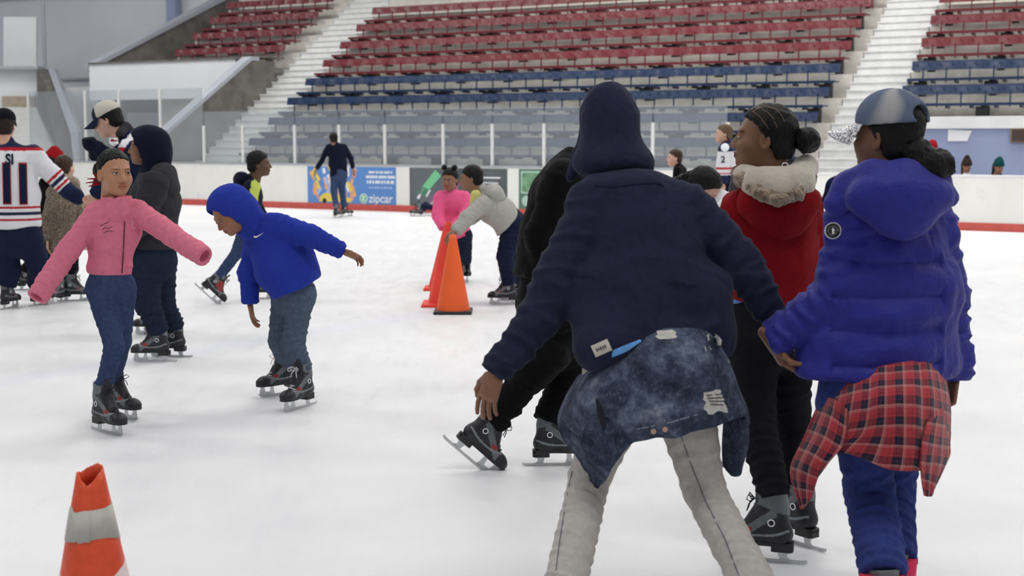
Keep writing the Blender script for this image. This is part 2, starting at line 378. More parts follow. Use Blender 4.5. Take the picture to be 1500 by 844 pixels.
on_board('picture', plain('banner_leafy', (.16, .33, .18), .6, var=.5, vs=6), bgn, [[(9.36, .48), (10.07, .48), (10.07, .87), (9.36, .87)]], -.0095)
on_board('round_emblem', plain('banner_pale_green', (0, 0, 0)), bgn, [[(9.46 + .11 * math.cos(t), .30 + .11 * math.sin(t)) for t in np.linspace(0, 6.28, 25)[:-1]]])
# items on the bench wall
mb = MB(); a = [(17.02, 1.50), (17.38, 1.50), (17.46, 1.70), (17.02, 1.72)]; mb.prism(a, 3.005, 3.018, lambda q, p, r: (p, q, r))
tag(mb.build('paper_sheet', m_bwhite, mw=RM), 'crooked white sheet of paper taped to the blue bench wall', 'paper')
pl_ = empty('wall_plaque', R(18.5, 3.0, 1.45), RA); tag(pl_, 'dark brown wall plaque at the right end of the bench wall', 'plaque')
mb = MB(); mb.box(18.16, 18.75, 2.97, 3.015, 1.48, 1.74); mb.build('frame', plain('brass', (.30, .22, .12), .4, .5), pl_, RM)
mb = MB(); mb.box(18.19, 18.72, 2.96, 2.972, 1.50, 1.72); mb.build('panel', plain('plaque_brown', (.06, .04, .03), .4), pl_, RM)

# ---------------------------------------------------------------- seats
def seat_mesh():
    mb = MB(); n = 8
    # curved backrest shell, local: x along row, y back, z up, origin on the tread
    prof = []
    for i in range(n + 1):
        x = -.2265 + .453 * i / n; c = -.030 * (1 - (2 * i / n - 1) ** 2)
        prof.append((x, c))
    for (z0, z1, o0, o1) in ((.545, .62, .0, .018), (.62, .70, .018, .04), (.70, .735, .04, .045)):
        for i in range(n):
            (xa, ca), (xb, cb) = prof[i], prof[i + 1]; y = .36
            v = [(xa, y + o0 - ca, z0), (xb, y + o0 - cb, z0), (xb, y + o1 - cb, z1), (xa, y + o1 - ca, z1)]
            v += [(p[0], p[1] + .025, p[2]) for p in v]
            mb.add(v, [(0, 1, 2, 3), (7, 6, 5, 4), (0, 4, 5, 1), (1, 5, 6, 2), (2, 6, 7, 3), (3, 7, 4, 0)])
    mb.box(-.2265, .2265, .02, .36, .335, .365)
    mb.box(-.2265, .2265, .0, .03, .315, .37)
    mb.m = 1; mb.box(-.235, -.205, .10, .42, .27, .325); mb.box(-.012, .012, .37, .40, .30, .60)
    mb.m = 2
    for k in (-1, 1): mb.box(k * .115 - .02, k * .115 + .02, .352, .366, .645, .675)
    return mb.mesh()
def seat_bracket(mb_me=None):
    mb = MB(); mb.m = 1; mb.box(-.12, .12, .10, .24, .10, .30); mb.box(-.05, .05, .22, .52, .0, .34); return mb.mesh()
sm_b = seat_mesh(); sm_r = sm_b.copy()
for me_, m_ in ((sm_b, m_sblue), (sm_r, m_sred)):
    me_.materials.clear()
    for q in (m_, m_black, m_rivet): me_.materials.append(q)
def join_meshes(a, b):
    bm = bmesh.new(); bm.from_mesh(a); bm.from_mesh(b); me = bpy.data.meshes.new('m'); bm.to_mesh(me); bm.free()
    for q in a.materials: me.materials.append(q)
    return me
brk = seat_bracket(); sm_b2 = join_meshes(sm_b, brk); sm_r2 = join_meshes(sm_r, brk)
ordn = ['lowest', 'second', 'third', 'fourth', 'fifth', 'sixth', 'seventh', 'eighth', 'ninth']
def seat_row(s0, n, k, sect, stuff=False):
    colr = 'blue' if k < 4 else 'red'
    lst = []
    for i in range(n):
        me_ = (sm_b if k < 4 else sm_r) if i % 3 else (sm_b2 if k < 4 else sm_r2)
        M = RM @ Matrix.Translation((s0 + .455 * (i + .5), TD(k) + .16, TZ(k)))
        lst.append((me_, M))
    if stuff:
        bm = bmesh.new()
        for me_, M in lst:
            t = me_.copy(); t.transform(M); bm.from_mesh(t)
        me = bpy.data.meshes.new('rows'); bm.to_mesh(me); bm.free()
        o = link('stadium_seat', me, [m_sred, m_black, m_rivet]); tag(o, f'red plastic seats of the {ordn[k]} row, {sect}', 'seat', kind='stuff'); return
    for me_, M in lst:
        o = bpy.data.objects.new('stadium_seat', me_); o.matrix_basis = M; COL.objects.link(o)
        tag(o, f'{colr} plastic seat in the {ordn[k]} row, {sect}', 'seat', f'{colr} seats of the {ordn[k]} row, {sect}')
for k in range(8): seat_row(.40, 31, k, 'middle section between the aisles', k == 7)
for k in (2, 3, 4, 5, 6): seat_row(15.98, 9, k, 'right hand section')
for k in (5, 6, 7, 8): seat_row(-5.6, 9, k, 'upper left section', k == 8)

# ================================================================ implicit surfaces for people and clothes
def vnoise(p, seed):
    rs = np.random.RandomState(seed); L = rs.rand(17, 17, 17).astype(np.float32)
    p = np.asarray(p, np.float32) + 100 + seed * 1.37; i = np.floor(p).astype(int); f = p - i; f = f * f * (3 - 2 * f); i %= 16
    x, y, z = i[:, 0], i[:, 1], i[:, 2]; a, b, c = f[:, 0], f[:, 1], f[:, 2]
    l = lambda u, v, t: u + (v - u) * t
    return l(l(l(L[x, y, z], L[x + 1, y, z], a), l(L[x, y + 1, z], L[x + 1, y + 1, z], a), b),
             l(l(L[x, y, z + 1], L[x + 1, y, z + 1], a), l(L[x, y + 1, z + 1], L[x + 1, y + 1, z + 1], a), b), c)
def nrm_(v): v = np.asarray(v, float); return v / (np.linalg.norm(v) + 1e-9)
def smin(a, b, k):
    if k <= 0: return np.minimum(a, b)
    h = np.maximum(k - np.abs(a - b), 0) / k; return np.minimum(a, b) - h * h * k * .25
def smax(a, b, k): return -smin(-a, -b, k)
class Prim:
    def __init__(s, f, lo, hi, k=None, sub=False, late=False): s.late = late; s.f = f; s.lo = np.array(lo, float); s.hi = np.array(hi, float); s.k = k; s.sub = sub
def cap(a, b, ra, rb, side=None, wf=1.0, cut=False, wr=None, k=None, sub=False, seed=0):
    """tapered limb from a to b; side/wf widen it along one direction; wr=(amp, wavelength) rings it with folds"""
    a = np.array(a, float); b = np.array(b, float); ax = b - a; L = np.linalg.norm(ax) + 1e-9; t_ = ax / L
    if side is not None:
        sd = np.array(side, float); sd = sd - t_ * (sd @ t_); sd = nrm_(sd)
    e1 = nrm_(np.cross(t_, [.31, .52, .79])); e2 = np.cross(t_, e1)
    def f(X, Y, Z):
        vx, vy, vz = X - a[0], Y - a[1], Z - a[2]
        s = vx * t_[0] + vy * t_[1] + vz * t_[2]; t = np.clip(s / L, 0, 1)
        qx, qy, qz = vx - t * ax[0], vy - t * ax[1], vz - t * ax[2]
        if side is not None and wf != 1:
            c = (qx * sd[0] + qy * sd[1] + qz * sd[2]) * (1 / wf - 1); qx, qy, qz = qx + c * sd[0], qy + c * sd[1], qz + c * sd[2]
        n = np.sqrt(qx * qx + qy * qy + qz * qz) + 1e-9
        d = n - (ra + (rb - ra) * t)
        if wr:
            c1 = (qx * e1[0] + qy * e1[1] + qz * e1[2]) / n; c2 = (qx * e2[0] + qy * e2[1] + qz * e2[2]) / n
            ph = 6.283 * s / wr[1] + 2.2 * c1 + 1.6 * np.sin(2.3 * c2 + seed) + seed
            d = d - wr[0] * (1 - 2 * np.abs(np.sin(ph * .5))) * (.55 + .45 * np.sin(1.9 * c2 + 3.1 * s / wr[1] + seed))
        if cut: d = np.maximum(d, s - L)
        return d
    m = max(ra, rb) * max(wf, 1) + (wr[0] if wr else 0)
    return Prim(f, np.minimum(a, b) - m, np.maximum(a, b) + m, k, sub)
def ell(c, r, A=None, k=None, sub=False):
    c = np.array(c, float); r = np.array(r, float); A = np.eye(3) if A is None else np.array(A, float)   # rows: local axes
    def f(X, Y, Z):
        vx, vy, vz = X - c[0], Y - c[1], Z - c[2]
        p = [(vx * A[i, 0] + vy * A[i, 1] + vz * A[i, 2]) / r[i] for i in range(3)]
        k0 = np.sqrt(p[0] ** 2 + p[1] ** 2 + p[2] ** 2) + 1e-9; k1 = np.sqrt((p[0] / r[0]) ** 2 + (p[1] / r[1]) ** 2 + (p[2] / r[2]) ** 2) + 1e-9
        return k0 * (k0 - 1) / k1
    m = r.max(); return Prim(f, c - m, c + m, k, sub)
def plane(p, n):
    """keeps the side the normal points away from"""
    p = np.array(p, float); n = nrm_(n)
    return lambda X, Y, Z: (X - p[0]) * n[0] + (Y - p[1]) * n[1] + (Z - p[2]) * n[2]
def solid(prims, h, k=.02, clips=(), disp=None, clipk=.006, band=.05):
    """meshes the smooth union of prims by surface nets; returns vertices and quads"""
    add = [p for p in prims if not p.sub]
    pad = 3 * h + .012; lo = np.min([p.lo for p in add], 0) - pad; hi = np.max([p.hi for p in add], 0) + pad
    n = np.ceil((hi - lo) / h).astype(int) + 1
    X = (lo[0] + h * np.arange(n[0])).astype(np.float32)[:, None, None]; Y = (lo[1] + h * np.arange(n[1])).astype(np.float32)[None, :, None]; Z = (lo[2] + h * np.arange(n[2])).astype(np.float32)[None, None, :]
    D = np.full(n, .3, np.float32)
    def apply(p):
        kk = k if p.k is None else p.k; m = kk + 2 * h + .01
        i0 = np.maximum(((p.lo - m - lo) / h).astype(int), 0); i1 = np.minimum(((p.hi + m - lo) / h).astype(int) + 2, n)
        if (i1 <= i0).any(): return
        s = tuple(slice(a_, b_) for a_, b_ in zip(i0, i1))
        d = p.f(X[s[0]], Y[:, s[1]], Z[:, :, s[2]]).astype(np.float32)
        D[s] = smax(D[s], -d, kk) if p.sub else smin(D[s], d, kk)
    for p in prims:
        if not p.late: apply(p)
    for c in clips: D = smax(D, c(X, Y, Z).astype(np.float32), clipk)
    for p in prims:
        if p.late: apply(p)
    if disp is not None:
        I = np.nonzero(np.abs(D) < band); pts = np.stack([X[I[0], 0, 0], Y[0, I[1], 0], Z[0, 0, I[2]]], 1); D[I] -= disp(pts).astype(np.float32)
    D[0] = D[-1] = .1; D[:, 0] = D[:, -1] = .1; D[:, :, 0] = D[:, :, -1] = .1
    ins = D < 0
    c0 = np.zeros(np.array(n) - 1, np.int8)
    for dx in (0, 1):
        for dy in (0, 1):
            for dz in (0, 1): c0 += ins[dx:n[0] - 1 + dx, dy:n[1] - 1 + dy, dz:n[2] - 1 + dz]
    act = (c0 > 0) & (c0 < 8); ci = np.stack(np.nonzero(act), 1)
    idx = np.full(act.shape, -1, np.int64); idx[act] = np.arange(len(ci))
    cr = [(a_, b_, c_) for a_ in (0, 1) for b_ in (0, 1) for c_ in (0, 1)]
    val = {o: D[ci[:, 0] + o[0], ci[:, 1] + o[1], ci[:, 2] + o[2]] for o in cr}
    acc = np.zeros((len(ci), 3)); cnt = np.zeros(len(ci))
    for o in cr:
        for ax in range(3):
            if o[ax]: continue
            q = list(o); q[ax] = 1; q = tuple(q); va, vb = val[o], val[q]; cs = (va < 0) != (vb < 0)
            t = np.where(cs, va / np.where(cs, va - vb, 1), 0); pt = np.array(o, float)[None].repeat(len(ci), 0); pt[:, ax] = t
            acc[cs] += pt[cs]; cnt[cs] += 1
    V = lo + h * (ci + acc / cnt[:, None]); Q = []
    for ax in range(3):
        u, w_ = [i for i in range(3) if i != ax]
        sa = [slice(None)] * 3; sb = [slice(None)] * 3; sa[ax] = slice(0, -1); sb[ax] = slice(1, None)
        A_, B_ = ins[tuple(sa)], ins[tuple(sb)]; e = np.stack(np.nonzero(A_ != B_), 1)
        e = e[(e[:, u] > 0) & (e[:, w_] > 0) & (e[:, u] < n[u] - 1) & (e[:, w_] < n[w_] - 1)]
        if not len(e): continue
        flip = A_[e[:, 0], e[:, 1], e[:, 2]]
        def at(du, dw): q = e.copy(); q[:, u] += du; q[:, w_] += dw; return idx[q[:, 0], q[:, 1], q[:, 2]]
        q = np.stack([at(-1, -1), at(0, -1), at(0, 0), at(-1, 0)], 1)
        fl = flip if ax != 1 else ~flip
        q[~fl] = q[~fl][:, ::-1]; Q.append(q)
    Q = np.concatenate(Q); Q = Q[(Q >= 0).all(1)]
    return V, Q
def q_mesh(parts, colours=None, smooth=True):
    """parts: list of (V, Q); colours: list of per-vertex rgb arrays"""
    me = bpy.data.meshes.new('m'); off = 0; VV, QQ = [], []
    for V, Q in parts: VV.append(V); QQ.append(Q + off); off += len(V)
    V = np.concatenate(VV); Q = np.concatenate(QQ)
    me.vertices.add(len(V)); me.vertices.foreach_set('co', V.astype(np.float32).ravel())
    me.loops.add(len(Q) * 4); me.loops.foreach_set('vertex_index', Q.astype(np.int32).ravel())
    me.polygons.add(len(Q)); me.polygons.foreach_set('loop_start', np.arange(0, len(Q) * 4, 4, dtype=np.int32)); me.polygons.foreach_set('loop_total', np.full(len(Q), 4, np.int32))
    me.polygons.foreach_set('use_smooth', np.ones(len(Q), bool)); me.update(calc_edges=True); me.validate()
    if colours is not None:
        c = np.concatenate(colours); at = me.color_attributes.new('Col', 'FLOAT_COLOR', 'POINT')
        at.data.foreach_set('color', np.concatenate([c, np.ones((len(c), 1))], 1).astype(np.float32).ravel())
    return me
def lin(c): return tuple((x / 255 / 12.92 if x / 255 <= .04045 else ((x / 255 + .055) / 1.055) ** 2.4) for x in c)   # sRGB 0-255 to linear
def folds(amp, seed, fr=(5, 5, 9), amp2=None):
    fr = np.array(fr, float)
    def f(p):
        q = p * fr; wq = q + .5 * np.stack([vnoise(q * .7, seed + 5), vnoise(q * .7, seed + 6), vnoise(q * .7, seed + 7)], 1)
        r = 1 - 2 * np.abs(2 * vnoise(wq, seed) - 1); s = vnoise(wq * 2.3, seed + 1) - .5
        return amp * (r * .6 + .5 * s)
    return f

# ---------------------------------------------------------------- head, hair, hat (local: x right, y forward, z up)
def frame(fwd, up=(0, 0, 1)):
    f = nrm_(fwd); u = np.array(up, float); u = nrm_(u - f * (u @ f)); r = np.cross(f, u); return np.stack([r, f, u])   # rows
def to_world(V, c, A, s): return (V * s) @ A + c
def head_solid(c, A, s, skin, h, child=False, lips=None):
    
    e = .0315; pr = [ell((0, -.014, .032), (.074, .094, .083)), ell((0, .028, -.028), (.061, .066, .085)), ell((0, .045, -.078), (.040, .042, .032)),
        ell((0, .073, -.094), (.017, .016, .015), k=.02), ell((.036, .058, -.034), (.026, .028, .026)), ell((-.036, .058, -.034), (.026, .028, .026)),
        cap((-.034, .078, .020), (.034, .078, .020), .011, .011, k=.018),
        ell((e, .101, .001), (.019, .014, .012), k=.012, sub=True), ell((-e, .101, .001), (.019, .014, .012), k=.012, sub=True),
        ell((e, .080, .000), (.0155, .0135, .0125), k=.004), ell((-e, .080, .000), (.0155, .0135, .0125), k=.004),
        cap((0, .088, .006), (0, .107, -.030), .0075, .0115, k=.012), ell((.0115, .098, -.035), (.0085, .011, .0075), k=.008), ell((-.0115, .098, -.035), (.0085, .011, .0075), k=.008),
        ell((0, .090, -.0575), (.023, .013, .0068), k=.007), ell((0, .089, -.0695), (.020, .013, .0078), k=.006),
        ell((.0735, -.008, -.012), (.010, .019, .031), frame((-.35, 1, 0)), k=.006), ell((-.0735, -.008, -.012), (.010, .019, .031), frame((.35, 1, 0)), k=.006),
        ell((.081, -.004, -.010), (.006, .010, .019), k=.005, sub=True), ell((-.081, -.004, -.010), (.006, .010, .019), k=.005, sub=True),
        cap((0, -.028, -.05), (0, -.045, -.155), .052, .054, k=.03)]
    V, Q = solid(pr, h / s, .028)
    C = np.tile(np.array(skin), (len(V), 1)).astype(float)
    C *= (1 + .10 * (vnoise(V * 55, 3) - .5))[:, None]
    lp = np.array(lips if lips is not None else (skin[0] * .95, skin[1] * .62, skin[2] * .62))
    m = (np.abs(V[:, 0]) < .024) & (((V[:, 0] / .024) ** 2 + ((V[:, 2] + .0635) / .0135) ** 2) < 1) & (V[:, 1] > .086); C[m] = lp
    m = (np.abs(V[:, 2] + .0635) < .0017) & (np.abs(V[:, 0]) < .022) & (V[:, 1] > .08); C[m] = lp * .25
    for sx in (-1, 1):
        dx = V[:, 0] - sx * e; dz = V[:, 2] - .000; fr_ = V[:, 1] > .07
        m = fr_ & ((dx / .0135) ** 2 + (dz / .0046) ** 2 < 1); C[m] = (.50, .47, .44)
        m = fr_ & (dx ** 2 + dz ** 2 < .0058 ** 2) & (np.abs(dz) < .005); C[m] = (.015, .010, .008)
        m = fr_ & ((dx / .0175) ** 2 + ((dz - .001) / .0075) ** 2 < 1) & (dz > .0034); C[m] = (.02, .014, .012)
        bz_ = .0225 - 9 * dx ** 2; m = fr_ & (np.abs(dx) < .019) & (np.abs(V[:, 2] - bz_) < .0028); C[m] = np.array(skin) * .35
    return to_world(V, c, A, s), Q, C
def hairline(V_or=None, off=.022, low=-.078): return [lambda X, Y, Z: .794 * Y - .607 * Z - off + .9 * np.abs(X) * np.abs(X) / .09 * .35 + .003 * np.sin(X * 260) * np.sin(Z * 190), plane((0, 0, low), (0, 0, -1))]
def hair_solid(style, h, seed=1, th=.010, low=-.075, off=.022, rough=.003):
    pr = [ell((0, -.016, .034), (.074 + th, .094 + th, .083 + th)), ell((0, -.040, -.030), (.064 + th, .062 + th, .070), k=.02)]
    clips = hairline(off=off, low=low)
    dsp = lambda p: rough * (2 * vnoise(p * np.array([60, 60, 60]), seed) - 1)
    V, Q = solid(pr, h, .02, clips, dsp); parts = [(V, Q)]
    ex = []
    if style == 'bun': ex = [ell((0, -.150, .005), (.050, .048, .048))]
    if style == 'buns': ex = [ell((.058, -.01, .125), (.032, .032, .030)), ell((-.058, -.01, .125), (.032, .032, .030))]
    if style == 'smallbun': ex = [ell((0, -.115, .05), (.028, .028, .026))]
    if style == 'pony': ex = [cap((0, -.10, .01), (0, -.15, -.08), .035, .03), cap((0, -.15, -.08), (0, -.13, -.2), .03, .012)]
    if style == 'bigpuff': ex = [cap((0, -.10, -.045), (0, -.155, -.085), .05, .055), ell((0.01, -.175, -.075), (.056, .05, .048))]
    if style == 'long': ex = [cap((0, -.06, 0), (0, -.09, -.16), .075, .06, (1, 0, 0), 1.2)]
    if ex: parts.append(solid(ex, h, .02, (), lambda p: .005 * (2 * vnoise(p * 45, seed + 3) - 1) + .003 * (2 * vnoise(p * 110, seed + 4) - 1)))
    return parts
def add_solid(name, parts, mat, parent, col=None):
    me = q_mesh(parts, col); M = recentre(me); return link(name, me, mat, parent, M)
def baseball_cap(c, A, s, h, parent, dome, bill, hole=False, tilt=0, name='baseball_cap', dcol=None):
    pr = [ell((0, -.010, .045), (.090, .106, .086)), cap((0, -.01, .03), (0, -.01, .045), .088, .09, (0, 1, 0), 1.17)]
    clips = [plane((0, 0, .030), (0, -.14, -1))]
    pr += [ell((0, -.010, .032), (.083, .099, .081), sub=True, k=.002)]
    if hole: pr += [cap((0, -.17, .066), (0, -.06, .066), .027, .027, (1, 0, 0), 1.5, sub=True, k=.003)]
    V, Q = solid(pr, min(h / s, .0045), .004, clips, clipk=.002)
    W = to_world(V, c, A, s); colr = [dcol(V)] if dcol is not None else None
    o = add_solid(name, [(W, Q)], dome, parent, colr)
    n = 14; v = []
    for layer in (0, 1):
        for j in range(6):
            for i in range(n + 1):
                t = -1.15 + 2.3 * i / n; rr = j / 5
                x = math.sin(t) * (.088 + .004 * rr); y0 = -.010 + math.cos(t) * .104; y = y0 + rr * .092 * max(0, math.cos(t * 1.25)) ** .5
                z = .033 - .030 * rr - 4.2 * x * x * rr + (.0 if layer == 0 else -.004); v.append((x, y, z))
    f = []; N = 6 * (n + 1)
    for j in range(5):
        for i in range(n):
            a_ = j * (n + 1) + i; f.append((a_, a_ + 1, a_ + n + 2, a_ + n + 1)); f.append((N + a_ + n + 1, N + a_ + n + 2, N + a_ + 1, N + a_))
    for i in range(n): a_ = 5 * (n + 1) + i; f.append((a_, a_ + 1, N + a_ + 1, N + a_))
    me = mesh_from(to_world(np.array(v), c, A, s), f, True); link('bill', me, bill, o); 
    mb = MB(); q = to_world(np.array([[0, -.010, .129], [0, -.010, .134]]), c, A, s); mb.tube(q, .006); mb.build('button', dome if dcol is None else bill, o)
    return o
# ---------------------------------------------------------------- hands
def hand_solid(wr, d, n, th, s, skin, h, curl=.35, spread=1.0):
    """wr wrist point, d finger direction, n palm normal, th towards the thumb side"""
    d = nrm_(d); n = np.array(n, float); n = nrm_(n - d * (n @ d)); t = np.cross(n, d); t = t if t @ np.array(th, float) > 0 else -t
    A = np.stack([t, d, n]); pr = [cap((-.012, .018, 0), (-.014, .078, 0), .013, .0125, (1, 0, 0), 2.2, k=.01), cap((.010, .018, 0), (.012, .078, 0), .013, .0125, (1, 0, 0), 1.9, k=.01), cap((0, -.03, 0), (0, .03, 0), .021, .017, (1, 0, 0), 1.35)]
    for i, (x, L, r) in enumerate(((.030, .072, .0085), (.010, .080, .0088), (-.011, .074, .0084), (-.031, .058, .0074))):
        a0 = np.array([x, .082 - .006 * (i == 3), 0]); ang = curl * (.55 + .12 * i); yaw = spread * (x * 3.2); p = a0; rr = r
        for seg, fr_ in enumerate((.45, .31, .24)):
            q = p + L * fr_ * np.array([math.sin(yaw) * math.cos(ang), math.cos(yaw) * math.cos(ang), math.sin(ang)])
            pr.append(cap(p, q, rr, rr * .92, k=.0025)); p = q; rr *= .92; ang += curl * (.9 + .1 * i)
    p = np.array([.028, .022, .004])
    for q, r in (((.052, .052, .010), .0115), ((.062, .080, .017), .0098), ((.064, .103, .026 + .02 * curl), .0085)):
        pr.append(cap(p, q, r, r * .9, k=.006)); p = np.array(q)
    V, Q = solid(pr, min(h / s, .0055), .004)
    C = np.tile(np.array(skin), (len(V), 1)) * (1 + .12 * (vnoise(V * 70, 8) - .5))[:, None]
    return (V * s) @ A + np.array(wr), Q, C
# ---------------------------------------------------------------- skates (local: x right, y toe, z up, blade bottom z=0)
m_boot = plain('boot_attr', (.02, .02, .022), .38)
m_boot, nt, b = newmat('skate_boot'); setp(b, Roughness=.45, Specular_IOR_Level=.4)
at_ = nt.nodes.new('ShaderNodeAttribute'); at_.attribute_name = 'Col'; nt.links.new(at_.outputs['Color'], b.inputs['Base Color']); bump(nt, b, noise(nt, 120, 3), .15, .003)
m_blade = plain('blade_steel', (.55, .56, .57), .30, .75, var=.08, vs=20)
m_sole = plain('skate_sole', (.014, .014, .016), .5)
m_lace = plain('lace_black', (.012, .012, .013), .8); m_lacew = plain('lace_white', (.7, .7, .7), .8)
def skate_meshes(h=.005, dark=(.016, .016, .019), grey=(.13, .145, .155), red=False):
    pr = [cap((0, -.062, .108), (0, .055, .100), .037, .036), cap((0, .05, .096), (0, .120, .090), .036, .036, (1, 0, 0), 1.12), ell((0, .130, .088), (.040, .045, .030)),
          cap((0, -.050, .11), (0, -.036, .20), .041, .040, (0, 1, 0), 1.12), cap((0, -.036, .20), (0, -.022, .262), .041, .048, (0, 1, 0), 1.15, cut=True),
          ell((0, .0, .152), (.037, .055, .050)), cap((0, .06, .135), (0, .012, .215), .024, .024, (1, 0, 0), 1.35), cap((0, .012, .20), (0, .030, .285), .012, .010, (1, 0, 0), 2.4),
          cap((0, -.022, .235), (0, -.018, .30), .036, .042, (0, 1, 0), 1.12, sub=True, k=.003)]
    V, Q = solid(pr, h, .02, [plane((0, 0, .0755), (0, 0, -1))], clipk=.004)
    C = np.tile(np.array(dark), (len(V), 1)).astype(float); x, y, z = V.T
    m = (z > .205 + .35 * (y + .03)) & (y < .022); C[m] = grey                     # padded collar
    zc = .130 + .75 * np.clip(-(y - .06), -.2, .10); m = (np.abs(x) > .018) & (z > zc - .026) & (z < zc + .012) & (y > -.045) & (y < .10); C[m] = grey   # side panel
    m = (np.abs(z - (.106 + 2.2 * (np.clip(y, -.08, .12) - .02) ** 2)) < .0045) & (y < .11) & (y > -.09); C[m] = np.array(grey) * 1.6      # swoosh line
    m = (np.abs(x) > .02) & (y > .045) & (y < .075) & (z > .118) & (z < .134); C[m] = (.30, .02, .02)
    if red: m = (z > .13) & (y > 0) & (np.abs(x) > .012) & (z < .20); C[m] = (.28, .03, .03)
    boot = q_mesh([(V, Q)], [C])
    mb = MB(); n = 14; zs = lambda y: .0735
    w_ = lambda y: .030 + .012 * math.exp(-((y - .10) / .06) ** 2)
    outl = [(w_(y), y) for y in np.linspace(-.09, .15, n)] + [(.022, .168), (0, .175), (-.022, .168)] + [(-w_(y), y) for y in np.linspace(.15, -.09, n)] + [(-.02, -.104), (.02, -.104)]
    mb.prism(outl, .066, .080, lambda a, p, q: (p, q, a))
    hl = [(.028, -.025), (.030, -.09), (.02, -.104), (-.02, -.104), (-.030, -.09), (-.028, -.025)]
    mb.prism(hl, .046, .074, lambda a, p, q: (p, q, a)); sole = mb.mesh()
    mb = MB(); yy = np.linspace(-.155, .165, 20)
    bot = [(y, .0 + 5 * max(0, abs(y) - .13) ** 2 * 2 + (.010 * max(0, (y - .155) / .01) if y > .155 else 0)) for y in yy]
    top = [(y, .014 + 5 * max(0, abs(y) - .13) ** 2) for y in yy[::-1]]
    pp = lambda a, p, q: (a, p, q)
    for i in range(19): mb.prism([bot[i], bot[i + 1], top[18 - i], top[19 - i]], -.002, .002, pp)
    mb.prism([(-.095, .012), (-.055, .012), (-.050, .024), (-.045, .047), (-.085, .047), (-.080, .024)], -.002, .002, pp)
    mb.prism([(.050, .012), (.150, .012), (.155, .024), (.145, .067), (.125, .067), (.115, .030), (.085, .030), (.078, .067), (.060, .067), (.058, .030)], -.002, .002, pp)
    mb.box(-.022, .022, -.095, -.035, .043, .0465); mb.box(-.026, .026, .055, .150, .0635, .0665)
    blade = mb.mesh()
    mb = MB()
    lp_ = [(.095, .131), (.078, .143), (.060, .158), (.044, .176), (.034, .196), (.030, .216), (.030, .236)]
    for i, (y, z_) in enumerate(lp_):
        mb.tube([(-.026, y - .012, z_ - .006), (-.012, y + .004, z_ + .002), (0, y + .007, z_ + .005), (.012, y + .004, z_ + .002), (.026, y - .012, z_ - .006)], .0028, 5)
        if i: mb.tube([(-.024, y - .008, z_ - .004), (0, y + .012, z_ - .002), (.024, lp_[i - 1][0] - .006, lp_[i - 1][1] - .002)], .0025, 5)
    for sx in (-1, 1):
        mb.tube([(0, .042, .236), (sx * .018, .062, .25), (sx * .034, .066, .238), (sx * .02, .056, .226), (0, .042, .234)], .0026, 5)
        mb.tube([(0, .042, .234), (sx * .015, .060, .215), (sx * .022, .066, .19)], .0026, 5)
    lace = mb.mesh(True)
    badges = []
    for sx in (-1, 1):
        mb = MB()
        for r0, r1, dd in ((.010, .014, .0006),):
            for i in range(16):
                t0, t1 = 2 * math.pi * i / 16, 2 * math.pi * (i + 1) / 16; cx = sx * .0425; v = [(cx, -.026 + r * math.cos(t), .158 + r * math.sin(t)) for r, t in ((r0, t0), (r1, t0), (r1, t1), (r0, t1))]
                v += [(p[0] + sx * .002, p[1], p[2]) for p in v]; mb.add(v, [(0, 1, 2, 3), (7, 6, 5, 4), (0, 4, 5, 1), (1, 5, 6, 2), (2, 6, 7, 3), (3, 7, 4, 0)])
        badges.append(mb.mesh())
    return boot, sole, blade, lace, badges[0], badges[1]
SK = skate_meshes(.0036); SKF = skate_meshes(.009); SKR = skate_meshes(.007, red=True)
for q in (SK, SKF, SKR):
    for me_, m_ in zip(q, (m_boot, m_sole, m_blade, m_lace, m_bwhite, m_bwhite)): me_.materials.append(m_)
def skate(parent, pos, head, pitch=0, roll=0, s=1.0, set_=None, laces=None):
    """pos: point on the ice under the ankle; head: heading in degrees (0 away from the camera, 90 right); pitch>0 lifts the heel"""
    st = set_ or SK
    M = Matrix.Translation(Vector([float(x) for x in pos])) @ Matrix.Rotation(-math.radians(head), 4, 'Z') @ Matrix.Rotation(-math.radians(pitch), 4, 'X') @ Matrix.Rotation(math.radians(roll), 4, 'Y') @ Matrix.Scale(s, 4)
    o = bpy.data.objects.new('skate', st[0]); COL.objects.link(o); o.parent = parent; o.matrix_basis = world_of(parent).inverted() @ M
    for nme, me_ in zip(('sole', 'blade', 'laces', 'badge', 'badge'), st[1:]):
        if nme == 'laces' and laces is not None: me_ = me_.copy(); me_.materials.clear(); me_.materials.append(laces)
        c = bpy.data.objects.new(nme, me_); COL.objects.link(c); c.parent = o
    return [np.array(M @ Vector((0, -.03, z))) for z in (.16, .245, .30)]
